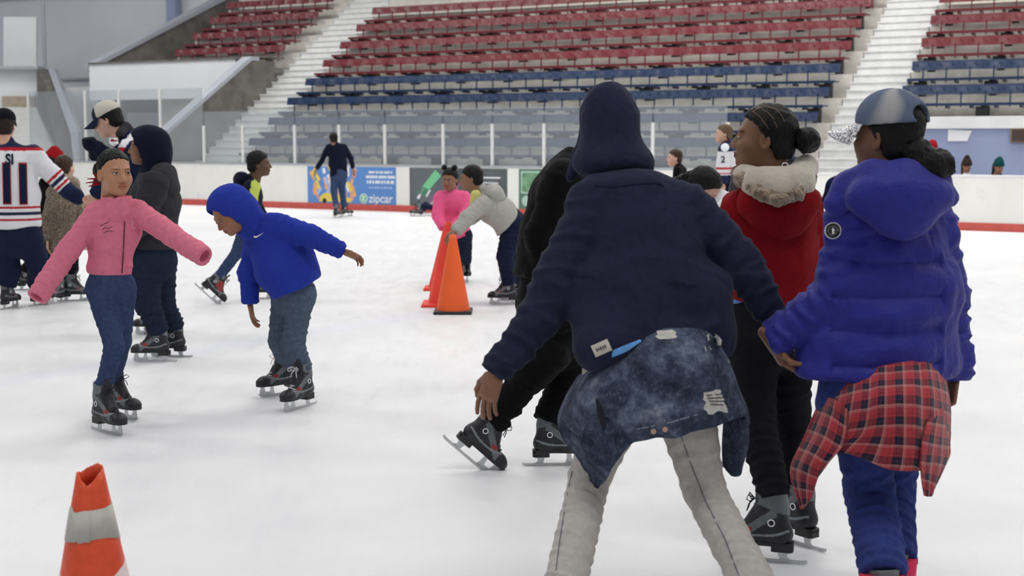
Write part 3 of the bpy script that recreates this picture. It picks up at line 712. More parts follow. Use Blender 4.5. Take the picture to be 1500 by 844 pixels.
# ---------------------------------------------------------------- decals laid on a surface
def decal(name, me, mat, target, M, parent, sub=2, lift=.003):
    """me is a flat mesh in its own xy plane; M places it (z towards the viewer); its points drop onto target along -z"""
    bm = bmesh.new(); bm.from_mesh(me); bmesh.ops.triangulate(bm, faces=bm.faces)
    for _ in range(sub): bmesh.ops.subdivide_edges(bm, edges=bm.edges, cuts=1, use_grid_fill=True)
    bmesh.ops.triangulate(bm, faces=bm.faces)
    tm = target.data; tw = world_of(target); bvh = BVHTree.FromPolygons([tw @ v.co for v in tm.vertices], [p.vertices for p in tm.polygons])
    zd = -(M.to_3x3() @ Vector((0, 0, 1))).normalized()
    for v in bm.verts:
        w_ = M @ v.co; zr = (w_ - Vector(CAM)).normalized(); hit = bvh.ray_cast(w_ - zr * .5, zr)
        v.co = (hit[0] if hit[0] is not None else w_) - zr * lift
    ex = bmesh.ops.extrude_face_region(bm, geom=bm.faces[:])
    for v in ex['geom']:
        if isinstance(v, bmesh.types.BMVert): v.co -= zd * .0015
    bmesh.ops.recalc_face_normals(bm, faces=bm.faces)
    o_ = bpy.data.meshes.new('d'); bm.to_mesh(o_); bm.free(); return link(name, o_, mat, parent)
def place_on(px, py, Y, right=(1, 0, 0), up=(0, 0, 1)):
    """frame at a pixel and depth whose z looks along right x up"""
    c = P(px, py, Y); r = nrm_(right); u = np.array(up, float); u = nrm_(u - r * (u @ r)); n = np.cross(r, u)
    M = Matrix([[r[i], u[i], n[i], c[i]] for i in range(3)] + [[0, 0, 0, 1]]); return M
def flat(poly): return mesh_from([(x, y, 0) for x, y in poly], [tuple(range(len(poly)))])

# ---------------------------------------------------------------- cloth sheets from a net of points (rows top to bottom)
def sheet(name, net, mat, parent, thick=.006, nu=48, nv=36, fold=.006, seed=3, fr=(16, 4), uvs=(1, 1)):
    N = np.array(net, float); r, c = N.shape[:2]
    def cr(Pn, t):
        i = min(int(t), len(Pn) - 2); f = t - i; p0, p1, p2, p3 = Pn[max(i - 1, 0)], Pn[i], Pn[i + 1], Pn[min(i + 2, len(Pn) - 1)]
        return .5 * ((2 * p1) + (-p0 + p2) * f + (2 * p0 - 5 * p1 + 4 * p2 - p3) * f * f + (-p0 + 3 * p1 - 3 * p2 + p3) * f ** 3)
    rows = [np.array([cr(N[i], t) for t in np.linspace(0, c - 1, nu)]) for i in range(r)]
    S = np.array([[cr([rw[j] for rw in rows], t) for j in range(nu)] for t in np.linspace(0, r - 1, nv)])
    du = np.gradient(S, axis=1); dv = np.gradient(S, axis=0); nn = np.cross(du, dv); nn /= np.linalg.norm(nn, axis=2, keepdims=True) + 1e-9
    uu, vv = np.meshgrid(np.linspace(0, 1, nu), np.linspace(0, 1, nv)); q = np.stack([uu.ravel() * fr[0], vv.ravel() * fr[1], 0 * uu.ravel()], 1)
    q[:, 0] += vnoise(q * .5, seed + 2) * 1.2
    dd = ((1 - 2 * np.abs(2 * vnoise(q, seed) - 1)) * .7 + (vnoise(q * 2.1, seed + 1) - .5)).reshape(nv, nu) * fold * (.25 + .9 * vv)
    S = S + nn * dd[..., None]
    f = [(j * nu + i, j * nu + i + 1, (j + 1) * nu + i + 1, (j + 1) * nu + i) for j in range(nv - 1) for i in range(nu - 1)]
    me = mesh_from(S.reshape(-1, 3), f, True); M = recentre(me)
    uv = me.uv_layers.new(name='UVMap'); k = np.empty(len(me.loops), int); me.loops.foreach_get('vertex_index', k)
    # arc-length like uv so that a pattern keeps its size
    su = np.concatenate([np.zeros((nv, 1)), np.cumsum(np.linalg.norm(np.diff(S, axis=1), axis=2), 1)], 1).mean(0); sv = np.concatenate([np.zeros((1, nu)), np.cumsum(np.linalg.norm(np.diff(S, axis=0), axis=2), 0)], 0)
    U = np.tile(su, (nv, 1)).ravel(); W = sv.ravel(); uv.data.foreach_set('uv', np.stack([U[k], W[k]], 1).ravel().astype(np.float32))
    o = link(name, me, mat, parent, M); so = o.modifiers.new('thick', 'SOLIDIFY'); so.thickness = thick; so.offset = 0
    sb = o.modifiers.new('sub', 'SUBSURF'); sb.levels = 1; sb.render_levels = 1; return o

# ---------------------------------------------------------------- a whole person
def heading(deg): a = math.radians(deg); return np.array([math.sin(a), math.cos(a), 0.])
def rgbfn(c): c = np.array(c); return lambda V: np.tile(c, (len(V), 1))
m_skin, nt, b = newmat('skin'); setp(b, Roughness=.5, Subsurface_Weight=.06, Subsurface_Scale=.02, Specular_IOR_Level=.35)
at_ = nt.nodes.new('ShaderNodeAttribute'); at_.attribute_name = 'Col'; nt.links.new(at_.outputs['Color'], b.inputs['Base Color']); bump(nt, b, noise(nt, 220, 3), .08, .002)
def hairmat(name, c):
    m, nt, b = newmat(name); setp(b, Base_Color=(*c, 1), Roughness=.5, Specular_IOR_Level=.18)
    f = noise(nt, 25, 4, coords(nt, (6, 6, 1.2))); nt.links.new(ramp(nt, f, [(.3, tuple(x * .3 for x in c)), (.7, tuple(x * 1.3 for x in c))]), b.inputs['Base Color']); bump(nt, b, f, .7, .01); return m
m_hair = hairmat('hair_black', (.009, .008, .008)); m_hairb = hairmat('hair_brown', (.06, .035, .022))

def person(label, Y, J, feet, fwd, top, legs, skin, s=1.0, h=.008, hair='short', hairm=None, headfwd=None, headup=(0, 0, 1), hood=None,
           tw=.115, wf=1.45, arm=(.068, .052, .042), leg=(.092, .066, .058), waist=.0, hem=None, hands=('L', 'R'), hand_dirs={}, group=None, topname='jacket',
           legname='trousers', wr=.004, seed=1, topcol=None, belly=0.0, cuff=True, skset=None, sks=1.0, rough_head=None, foldamp=.005, hemk=None, laces=None, legwr=.003, topmods=None, legfold=.004, headskip=False, chest=1.0, armk=.022, curl=.35, hairkw={}):
    """J: joints as (px, py, dY); feet: L/R -> (position, heading, pitch)"""
    j = {k: P(v[0], v[1], Y + v[2]) for k, v in J.items()}
    ctr = j['hip'].copy(); root = empty('person', (ctr[0], ctr[1], 0)); tag(root, label, 'person', group)
    fw = heading(fwd); side = np.array([fw[1], -fw[0], 0])
    out = {'root': root, 'j': j}
    up = nrm_(j['neck'] - j['hip'])
    ank = {}
    for q in ('L', 'R'):
        if q in feet:
            ft = feet[q]; k_ = 4 if ft[0] == 'P' else 3
            pos = P(*ft[1:4]) if ft[0] == 'P' else G(ft[1], ft[2])
            hd, pt = ft[k_], ft[k_ + 1]
            ank[q] = skate(root, pos, hd, pt, ft[k_ + 2] if len(ft) > k_ + 2 else 0, s=sks, set_=skset, laces=laces)
    # hips apart
    hw = .085 * s; sd = side
    hipL, hipR = j.get('hipL', j['hip'] - sd * hw * np.sign(sd[0] if abs(sd[0]) > .05 else 1)), j.get('hipR', j['hip'] + sd * hw * np.sign(sd[0] if abs(sd[0]) > .05 else 1))
    hips = {'L': hipL, 'R': hipR}
    # ---- trousers
    lp = [cap(j['hip'] + up * .07 * s, j['hip'], tw * .98 * s, tw * 1.05 * s, sd, wf * .95, k=.04)]
    for q in ('L', 'R'):
        if q not in ank: continue
        kn = j['kn' + q]; a2 = ank[q][2 if legs.get('cover', 1) < 1 else 1]; low = ank[q][1] * .6 + ank[q][0] * .4 if legs.get('cover', 1) >= 1 else ank[q][1]
        lp += [cap(hips[q], kn, leg[0] * s, leg[1] * s, wr=(legwr, .055 * s), seed=seed + ord(q), k=.03 * s), cap(kn, low, leg[1] * s, leg[2] * s, wr=(legwr * 1.3, .04 * s), seed=seed + 3 + ord(q), k=.02 * s, cut=True)]
        if 'thigh' in legs: pass
    V, Q = solid(lp, h, .03 * s, [plane(j['hip'] + up * .14 * s, up)], folds(legfold, seed + 11, (6, 6, 10)))
    lo = add_solid(legname, [(V, Q)], legs['mat'], root); out['legs'] = lo
    # ---- upper garment
    sh = (j['shL'] + j['shR']) / 2; shd = nrm_(j['shR'] - j['shL']) if np.linalg.norm(j['shR'] - j['shL']) > .05 else sd
    sdt = nrm_(shd + sd * np.sign(shd @ sd) * .6) if abs(shd @ sd) > .2 else shd
    ch = sh - up * .10 * s; wa = j.get('waist', j['hip'] * .5 + ch * .5); hm = j.get('hem', j['hip'] - up * .02)
    tp = [cap(hm - up * .03, wa, tw * (1.04 + belly) * s, tw * (.97 + belly) * s, sdt, wf * .95, k=.05), cap(wa, ch, tw * (.97 + belly) * s, tw * chest * s, sdt, wf * .98, k=.05),
          cap(ch, sh, tw * chest * s, tw * min(.72, chest) * s, sdt, wf * .95, k=.05),
          cap(j['shL'] * .85 + sh * .15, j['shR'] * .85 + sh * .15, arm[0] * .98 * s, arm[0] * .98 * s, k=.05),
          cap(sh, j['neck'], .075 * s, .058 * s, k=.04)]
    for q in ('L', 'R'):
        if 'el' + q not in j: continue
        S_, E_, W_ = j['sh' + q], j['el' + q], j['wr' + q]; n0 = len(tp)
        tp += [cap(S_, E_, arm[0] * s, arm[1] * s, wr=(wr, .06 * s), seed=seed + ord(q), k=armk * s), cap(E_, W_, arm[1] * s, arm[2] * s, wr=(wr, .045 * s), seed=seed + 2 + ord(q), k=.02 * s, cut=True)]
        if cuff: tp.append(cap(W_ - nrm_(W_ - E_) * .055 * s, W_ + nrm_(W_ - E_) * .012 * s, arm[2] * .92 * s, arm[2] * .84 * s, k=.006, cut=True))
        if h <= .009: tp.append(cap(W_ - nrm_(W_ - E_) * .02, W_ + nrm_(W_ - E_) * .04, arm[2] * .66 * s, arm[2] * .66 * s, k=.002, sub=True))
        for p_ in tp[n0:]: p_.late = True
    tp += (topmods or (lambda j, up, sd: []))(j, up, sd)
    clips = [plane(hm, hem if hem is not None else -up)]
    V, Q = solid(tp, h, .04 * s, clips, folds(foldamp, seed, (4.5, 4.5, 8)), clipk=hemk or .02)
    col = [topcol(V, j, up, sd)] if topcol else None
    to = add_solid(topname, [(V, Q)], top, root, col); out['top'] = to
    # ---- body: torso, limbs, neck, head and hands as one figure
    bp = [cap(j['hip'], wa, tw * .8 * s, tw * .7 * s, sd, wf * .9, k=.05), cap(wa, ch, tw * .7 * s, tw * .75 * s, sdt, wf * .9, k=.05), cap(j['shL'], j['shR'], arm[0] * .7 * s, arm[0] * .7 * s), cap(sh, j['neck'], .06 * s, .05 * s)]
    for q in ('L', 'R'):
        if 'el' + q in j: we = j['wr' + q] if q in hands else j['el' + q] * .25 + j['wr' + q] * .75; bp += [cap(j['sh' + q], j['el' + q], arm[0] * .6 * s, .034 * s), cap(j['el' + q], we, .034 * s, .024 * s)]
        if q in ank: bp += [cap(hips[q], j['kn' + q], leg[0] * .8 * s, leg[1] * .75 * s), cap(j['kn' + q], ank[q][1], leg[1] * .7 * s, .026 * s)]
    hf = headfwd if headfwd is not None else fwd; hv = heading(hf[0] if isinstance(hf, tuple) else hf)
    if isinstance(hf, tuple): e = math.radians(hf[1]); hv = hv * math.cos(e) + np.array([0, 0, math.sin(e)])
    A = frame(hv, headup); hs = s if rough_head is None else rough_head; out['A'] = A; out['hs'] = hs
    bp.append(cap(j['neck'], j['head'] + (np.array([0, -.028, -.06]) * hs) @ A, .050 * s, .046 * s))
    V, Q = solid(bp, max(h, .011), .03 * s); parts = [(V, Q)]; cols = [np.tile(np.array(skin), (len(V), 1)) * 1.0]
    hh = min(h, .016) * .45 if h < .012 else h * .6
    V, Q, C = head_solid(j['head'], A, hs, skin, max(.0028, hh)); parts.append((V, Q)); cols.append(C)
    for q in hands:
        if 'el' + q not in j: continue
        d = nrm_(j['wr' + q] - j['el' + q]); hd_ = hand_dirs.get(q, {}); d2 = np.array(hd_.get('d', d)); n_ = hd_.get('n', -sd * (1 if q == 'R' else -1) + fw * .2 + np.array([0, 0, -.3])); th = hd_.get('th', fw)
        V, Q, C = hand_solid(j['wr' + q] + d * .012 * s, d2, n_, th, s * hd_.get('s', 1), skin, max(.0032, hh), hd_.get('curl', curl)); parts.append((V, Q)); cols.append(C)
    bo = add_solid('body', parts, m_skin, root, cols); out['body'] = bo
    if hair:
        hp = hair_solid(hair, max(.0035, hh) / hs, seed, **hairkw)
        add_solid('hair', [(to_world(V, j['head'], A, hs), Q) for V, Q in hp], hairm or m_hair, root)
    return out

# ================================================================ the four people in front
SKIN_D = (.20, .095, .055); SKIN_M = (.30, .15, .085); SKIN_L = (.62, .36, .26); SKIN_T = (.24, .115, .065)
m_navy = cloth('fleece_navy', lin((37, 39, 60)), wr=.6, var=.12, scale=6)
m_greyjean = cloth('jeans_pale_grey', lin((182, 178, 172)), wr=.5, var=.08, sheen=0)
m_denim, nt, b = newmat('denim_acid_wash'); setp(b, Roughness=.9, Specular_IOR_Level=.15)
f = noise(nt, 7, 8, rough=.72); f_ = noise(nt, 38, 5, rough=.8); c = ramp(nt, f, [(.36, lin((30, 36, 52))), (.50, lin((58, 66, 86))), (.60, lin((96, 106, 126))), (.72, lin((156, 162, 174)))])
c = mix(nt, c, lin((134, 142, 158)), ramp(nt, f_, [(.52, (0,) * 3), (.78, (.55,) * 3)])); nt.links.new(c, b.inputs['Base Color']); bump(nt, b, noise(nt, 300, 2), .3, .002, bump(nt, b, f, .5, .02))
m_plaid, nt, b = newmat('plaid_flannel'); setp(b, Roughness=.95, Sheen_Weight=.2, Specular_IOR_Level=.1)
tc = nt.nodes.new('ShaderNodeTexCoord'); sp = nt.nodes.new('ShaderNodeSeparateXYZ'); nt.links.new(tc.outputs['UV'], sp.inputs[0])
RD, NV, CR = lin((182, 62, 68)), lin((34, 33, 54)), lin((206, 150, 140))
def pl_axis(o):
    fr_ = math_(nt, 'FRACT', math_(nt, 'MULTIPLY', o, 1 / .064))
    return ramp(nt, fr_, [(0, RD), (.22, lin((140, 38, 50))), (.26, RD), (.40, NV), (.58, lin((90, 50, 70))), (.62, NV), (.80, CR), (.86, lin((190, 110, 112))), (.92, CR), (.94, RD)], 'CONSTANT')
c = mix(nt, pl_axis(sp.outputs[0]), pl_axis(sp.outputs[1]), .5); f = noise(nt, 60, 3); c = mix(nt, c, (.02, .02, .03), math_(nt, 'MULTIPLY', f, .25)); nt.links.new(c, b.inputs['Base Color']); bump(nt, b, f, .2, .004)
m_coat = cloth('coat_blue', lin((34, 36, 128)), wr=.6, var=.06, rough=.6, weave=.1, sheen=.1, spec=.25)
m_coatin = cloth('coat_lining', lin((26, 30, 70)))
m_bpants = cloth('sweatpants_blue', lin((50, 62, 122)), wr=.5)
m_redf = cloth('hoodie_red', lin((128, 18, 27)), wr=.45, var=.10)
m_blackj = cloth('jeans_black', lin((28, 28, 31)), wr=.45, sheen=0)
m_blackc = cloth('cloth_black', lin((13, 13, 15)), wr=.5)
m_cream = cloth('lining_cream', lin((190, 180, 165)), wr=.5, var=.05, sheen=.4)
m_fur = cloth('fur_trim', lin((150, 132, 110)), wr=1.0, var=.45, scale=40, sheen=.5)
m_tee = cloth('tee_blue', lin((104, 160, 220)), wr=.3)
m_thread = cloth('thread_pale', lin((214, 212, 206)), wr=.8, scale=60)

# ---- person in navy hoodie (back to the camera)
def late_(p): p.late = True; return p
def mods14(j, up, sd):
    Y = 4.15; q = lambda x, y, d: P(x, y, Y + d)
    return [cap(q(860, 430, .02), q(858, 520, -.02), .085, .075, k=.06),                       # loose front pocket side at the left
            cap(q(1030, 430, .02), q(1036, 490, 0), .085, .085, k=.05),
            cap(q(852, 470, .10), q(846, 530, .10), .03, .03, k=.02)] + [late_(cap(q(905, 440, .0), q(888, 500, -.12), .10, .080, k=.05)), late_(cap(q(872, 470, -.03), q(870, 526, -.13), .055, .045, k=.04))]
A14 = person('person in navy hoodie with hood up, denim jacket tied round waist, pale grey jeans', 4.15,
    dict(hip=(950, 560, 0), waist=(945, 420, .05), hem=(948, 502, 0), neck=(905, 272, .18), head=(900, 205, .27), shL=(868, 296, .10), shR=(1000, 296, .12),
         elL=(790, 465, -.03), wrL=(728, 541, -.06), elR=(1082, 385, .08), wrR=(1136, 462, .08), knL=(864, 700, .02), knR=(1032, 720, -.05), hipL=(905, 590, 0), hipR=(1000, 590, 0)),
    dict(L=('G', 822, 966, -8, 0), R=('G', 1118, 985, 10, 0)), 0, m_navy, dict(mat=m_greyjean), SKIN_T, s=1.0, h=.0068, hair=None, tw=.142, wf=1.50,
    arm=(.074, .064, .048), leg=(.098, .064, .064), hem=nrm_((-.35, 0, -1)), topname='hoodie', legname='jeans', wr=.0065, seed=4, foldamp=.020, chest=.80, armk=.010, topmods=mods14, legwr=.004,
    hand_dirs=dict(L=dict(d=nrm_((-.28, .05, -1)), n=(.55, .7, -.2), th=(.5, .6, 0), curl=.22), R=dict(d=nrm_((.35, .0, -1)), n=(1, .2, 0), th=(0, -1, 0), curl=.9)), headfwd=-12)
r14 = A14['root']
q = lambda x, y, d: P(x, y, 4.15 + d)
V, Q = solid([ell(q(892, 188, .27), (.098, .125, .125), k=.05), ell(q(892, 168, .28), (.070, .10, .10), frame((0, 1, 0), (-.12, 0, 1)), k=.05), ell(q(897, 236, .23), (.135, .13, .075), k=.07), cap(q(848, 225, .30), q(862, 170, .34), .022, .02, k=.02), cap(q(846, 225, .30), q(836, 268, .26), .022, .022, k=.02),
    ell(q(880, 146, .27), (.028, .05, .03), k=.03), ell(q(905, 200, .42), (.085, .12, .115), sub=True, k=.01)], .006, .05, [plane(q(900, 262, .2), (.05, -.15, -1))], folds(.014, 23, (5, 5, 6)), clipk=.03)
add_solid('hood', [(V, Q)], m_navy, r14)
nt14 = lambda rows: [[q(*p) for p in r] for r in rows]
den = sheet('denim_jacket', nt14([
    [(846, 552, .10), (868, 538, -.04), (905, 510, -.11), (960, 484, -.135), (1018, 480, -.13), (1048, 490, -.05), (1054, 504, .10)],
    [(828, 585, .10), (852, 568, -.12), (905, 550, -.21), (965, 540, -.24), (1030, 540, -.22), (1070, 545, -.08), (1075, 560, .10)],
    [(815, 622, .08), (845, 618, -.14), (900, 600, -.22), (970, 590, -.26), (1040, 580, -.22), (1084, 580, -.07), (1090, 595, .10)],
    [(838, 668, .02), (864, 664, -.14), (912, 635, -.20), (978, 622, -.25), (1045, 604, -.21), (1090, 598, -.07), (1096, 615, .10)],
    [(864, 712, -.02), (876, 716, -.10), (925, 652, -.19), (985, 642, -.23), (1045, 626, -.20), (1092, 610, -.07), (1097, 628, .08)]]), m_denim, r14, fold=.016, seed=5, fr=(9, 1.6), nu=64, nv=44)
sheet('jacket_sleeve', nt14([[(1060, 606, .02), (1080, 605, -.03), (1095, 610, .02)], [(1056, 650, .02), (1078, 648, -.05), (1098, 655, 0)], [(1058, 684, .02), (1076, 700, -.02), (1086, 690, .0)]]), m_denim, r14, fold=.01, seed=8, fr=(4, 1), nu=18, nv=20)
sheet('jacket_sleeve', nt14([[(842, 560, .02), (870, 575, -.16), (898, 600, -.22)], [(818, 625, .0), (862, 640, -.18), (900, 652, -.2)], [(845, 672, -.02), (872, 690, -.16), (905, 668, -.18)], [(862, 714, -.03), (872, 718, -.1), (886, 700, -.14)]]), m_denim, r14, fold=.02, seed=9, fr=(5, 1.2), nu=26, nv=26)
sheet('shirt_tail', nt14([[(896, 514, -.20), (915, 506, -.22), (938, 497, -.215)], [(896, 524, -.20), (918, 515, -.22), (940, 500, -.22)]]), m_tee, r14, fold=.002, nu=10, nv=6)
def rag(cx, cy, w_, h_, n, seed, amp=.12):
    rr = random.Random(seed); px_ = .00205; pts = []
    for i in range(n):
        t = 2 * math.pi * i / n; k = 1 + rr.uniform(-amp, amp) + .12 * math.cos(4 * t) * -1; pts.append((w_ * px_ * .5 * k * math.cos(t), h_ * px_ * .5 * k * math.sin(t)))
    return flat(pts)
decal('frayed_patch', rag(0, 0, 44, 36, 26, 1), m_thread, den, place_on(1052, 588, 3.8, (1, 0, .08)), r14, 2, .004)
decal('frayed_patch', rag(0, 0, 24, 30, 18, 2), m_thread, den, place_on(1044, 504, 3.8), r14, 2, .004)
decal('frayed_patch', rag(0, 0, 30, 14, 18, 3), m_thread, den, place_on(976, 490, 3.8), r14, 2, .004)
m_dark = plain('dark_gap', (.01, .012, .02), .95)
decal('pocket_slit', flat([(-.016, .05), (-.006, .045), (.008, .01), (.016, -.035), (.008, -.05), (-.004, -.02), (-.012, .01)]), m_dark, den, place_on(880, 608, 3.8), r14, 1, .012)
for a_ in range(4): decal('loose_thread', flat([(-.035 + .004 * a_, -.001), (.035 - .006 * a_, -.001), (.033 - .006 * a_, .0015), (-.033 + .004 * a_, .0015)]), m_dark, den, place_on(1052, 578 + 5 * a_, 3.8, (1, 0, .1 - .05 * a_)), r14, 1, .007)
mseam = cloth('stitch_pale', lin((150, 156, 170)), wr=.2)
def seamline(pts, mat=mseam, w_=.0014, tgt=None, lift=.002, par=None, nm='seam'):
    for (x0, y0), (x1, y1) in zip(pts, pts[1:]):
        d = nrm_((x1 - x0, 0, -(y1 - y0))); L_ = math.hypot(x1 - x0, y1 - y0) * .00205 / 2
        decal(nm, flat([(-L_, -w_), (L_, -w_), (L_, w_), (-L_, w_)]), mat, tgt or den, place_on((x0 + x1) / 2, (y0 + y1) / 2, 3.8, d, (0, 0, 1) if abs(d[2]) < .9 else (-1, 0, 0)), par or r14, 3, lift)
for s_ in ([(945, 500), (960, 545), (975, 600), (974, 618)], [(893, 540), (905, 585), (918, 628)], [(918, 632), (985, 618), (1045, 600), (1088, 590)]): seamline(s_)
for bx, by in ((957, 632), (974, 629)):
    mb = MB(); c_ = P(bx, by, 3.885); mb.tube([c_, c_ + np.array([0, -.006, 0])], .008, 12); mb.build('button', plain('copper_button', (.45, .30, .22), .4, .6), r14)
mb_ = flat([(-.026, -.018), (.026, -.018), (.026, .018), (-.026, .018)])
M_ = place_on(881, 510, 3.8, (1, 0, .45)); decal('label_patch', mb_, cloth('patch_cream', lin((196, 188, 176)), wr=.3), A14['top'], M_, r14, 2, .004)
for k_, (px_, h_) in enumerate(((-.015, .010), (-.008, .006), (-.002, .010), (.005, .008), (.012, .010))): decal('patch_mark', flat([(px_ - .0016, -h_ / 2), (px_ + .0016, -h_ / 2), (px_ + .0016, h_ / 2), (px_ - .0016, h_ / 2)]), m_dark, A14['top'], M_, r14, 0, .007)

# ---- person in red hoodie (profile)
A15 = person('person in red hoodie with fur-trimmed collar and black jeans, hair in bun, looking left', 4.9,
    dict(hip=(1128, 490, 0), waist=(1130, 385, 0), hem=(1130, 448, 0), neck=(1132, 262, .02), head=(1119, 203, 0), shL=(1086, 308, -.02), shR=(1176, 306, .04),
         elL=(1046, 378, .10), wrL=(1072, 430, .28), elR=(1200, 395, .08), wrR=(1172, 450, .26), knL=(1106, 610, -.02), knR=(1158, 605, .12), hipL=(1104, 500, -.02), hipR=(1154, 500, .06)),
    dict(L=('G', 1120, 822, -72, 0), R=('G', 1163, 796, -38, 0)), -25, m_redf, dict(mat=m_blackj, cover=.5), SKIN_D, s=1.0, h=.0075, hair='bun', tw=.128, wf=1.42,
    arm=(.076, .064, .05), leg=(.096, .074, .060), hem=nrm_((-.22, 0, -1)), topname='hoodie', legname='jeans', wr=.006, seed=9, foldamp=.018, chest=.92, armk=.012, headfwd=(-78, 4), hairkw=dict(off=.012, th=.012, low=-.07), rough_head=1.02, curl=.5, legwr=.005)
r15 = A15['root']; q = lambda x, y, d: P(x, y, 4.9 + d)
def chain(pts, r, k=.02, **kw): return [cap(pts[i], pts[i + 1], r, r, k=k, **kw) for i in range(len(pts) - 1)]
V, Q = solid([ell(q(1140, 296, -.10), (.150, .075, .095), k=.04), ell(q(1142, 325, -.10), (.10, .05, .07), k=.05)], .007, .04, (), folds(.008, 5))
add_solid('hood', [(V, Q)], m_redf, r15)
V, Q = solid(chain([q(1092, 256, -.02), q(1110, 272, -.11), q(1140, 282, -.15), q(1172, 270, -.11), q(1180, 246, 0)], .045, .04) + [ell(q(1138, 262, -.08), (.095, .09, .040), k=.04)], .006, .03, (), folds(.012, 6, (9, 9, 9)))
add_solid('hood_lining', [(V, Q)], m_cream, r15)
V, Q = solid(chain([q(1080, 252, .04), q(1086, 264, -.08), q(1112, 282, -.17), q(1140, 292, -.20), q(1168, 284, -.17), q(1186, 264, -.06), q(1186, 242, .05)], .022, .02), .0045, .02, (), lambda p: .007 * (2 * vnoise(p * 60, 3) - 1) + .004 * (2 * vnoise(p * 150, 4) - 1))
add_solid('fur_trim', [(V, Q)], m_fur, r15)
V, Q = solid([cap(q(1131, 430, 0), q(1131, 462, 0), .124, .120, (1, 0, 0), 1.42)], .008, .02, [plane(q(1131, 462, 0), (-.3, 0, -1)), plane(q(1131, 425, 0), (0, 0, 1))], folds(.006, 12))
add_solid('shirt', [(V, Q)], m_tee, r15)
m_part = plain('scalp_line', lin((98, 80, 68)), .7)
hair15 = [c_ for c_ in r15.children if c_.name.startswith('hair')][0]
for pts in ([(1103, 163), (1112, 170), (1120, 180), (1125, 188)], [(1112, 158), (1124, 164), (1133, 174), (1138, 186)], [(1122, 155), (1136, 160), (1144, 168), (1149, 178)], [(1103, 163), (1108, 160), (1116, 156), (1124, 155)]):
    for (x0, y0), (x1, y1) in zip(pts, pts[1:]):
        d = nrm_((x1 - x0, 0, -(y1 - y0))); L_ = math.hypot(x1 - x0, y1 - y0) * .0025 / 2 + .001
        decal('hair_parting', flat([(-L_, -.0012), (L_, -.0012), (L_, .0012), (-L_, .0012)]), m_part, hair15, place_on((x0 + x1) / 2, (y0 + y1) / 2, 4.6, d, (0, 0, 1) if abs(d[2]) < .9 else (-1, 0, 0)), r15, 1, .001)
mb = MB(); c_ = P(1150, 243, 4.78); mb.tube(chain_pts := [c_ + .011 * np.array([math.cos(t), 0, math.sin(t)]) for t in np.linspace(0, 6.28, 14)], .002, 5); mb.build('hair_tie', m_bwhite, r15)

# ---- person in blue coat and cap
def quilt(j, up, sd): return []
def coat_fold(p):
    z = (p[:, 2] - .86) / .105; s_ = 1 - np.abs(np.sin(np.pi * z)) ** .45
    w_ = (p[:, 2] < 1.26) & (p[:, 0] > .98) & (p[:, 0] < 1.33)
    pk = .004 * (2 * vnoise(p * np.array([38, 38, 9]), 31) - 1)
    return np.where(w_, -.020 * s_ + pk, pk) + folds(.012, 32, (6, 6, 8))(p)
A16 = person('person in blue hooded coat and denim cap, plaid shirt tied over blue pants', 4.15,
    dict(hip=(1290, 590, 0), waist=(1312, 425, .03), hem=(1290, 548, 0), neck=(1305, 258, .05), head=(1300, 200, .04), shL=(1246, 322, .02), shR=(1362, 322, .12),
         elL=(1231, 432, -.02), wrL=(1132, 496, .0), elR=(1386, 430, .14), wrR=(1397, 548, .10), knL=(1274, 720, 0), knR=(1304, 715, .2), hipL=(1265, 610, 0), hipR=(1312, 605, .1)),
    dict(L=('G', 1284, 952, -12, 0), R=('G', 1304, 925, 12, 0)), -15, m_coat, dict(mat=m_bpants, cover=.5), SKIN_D, s=1.0, h=.0072, hair='bigpuff', tw=.145, wf=1.50,
    arm=(.074, .070, .056), leg=(.10, .078, .070), hem=nrm_((-.03, 0, -1)), topname='coat', legname='sweatpants', wr=.008, seed=14, foldamp=.012, chest=.80, armk=.010, headfwd=(-43, 4), rough_head=1.0,
    hairkw=dict(low=-.07, th=.010), legwr=.006, topmods=lambda j, up, sd: [cap(P(1215, 500, 4.15), P(1196, 545, 4.12), .09, .07, k=.06), cap(P(1360, 470, 4.2), P(1376, 530, 4.2), .06, .06, k=.05), cap(P(1270, 262, 4.18), P(1335, 262, 4.18), .05, .05, k=.04)],
    hand_dirs=dict(L=dict(d=nrm_((.45, .0, -.75)), n=(.8, .0, .3), th=(-.5, -1, 0), curl=.9), R=dict(d=nrm_((-.15, -.1, -1)), n=(-1, 0, 0), th=(0, 1, 0), curl=.8)))
r16 = A16['root']
# quilted shell over the torso: same figure, seams pressed in
me_ = A16['top'].data; n_ = len(me_.vertices); co = np.empty(n_ * 3); me_.vertices.foreach_get('co', co); co = co.reshape(-1, 3); nr = np.empty(n_ * 3); me_.vertices.foreach_get('normal', nr); nr = nr.reshape(-1, 3)
off_ = np.array(world_of(A16['top']).translation); co = co + nr * coat_fold(co + off_)[:, None]; me_.vertices.foreach_set('co', co.ravel()); me_.update()
q = lambda x, y, d: P(x, y, 4.15 + d)
V, Q = solid([ell(q(1320, 290, -.10), (.160, .085, .085), k=.05), ell(q(1324, 322, -.12), (.085, .055, .060), k=.05)] + chain([q(1225, 300, -.03), q(1240, 272, -.02), q(1278, 252, -.07), q(1325, 254, -.09), q(1372, 264, -.05), q(1390, 290, 0)], .030, .035), .0065, .035, (), folds(.014, 41, (5, 5, 5)))
hd16 = add_solid('hood', [(V, Q)], m_coat, r16)
V, Q = solid([cap(q(1222, 272, .02), q(1212, 292, .04), .022, .018), cap(q(1238, 258, .04), q(1222, 272, .02), .018, .022)], .006)
add_solid('collar', [(V, Q)], m_coatin, r16)
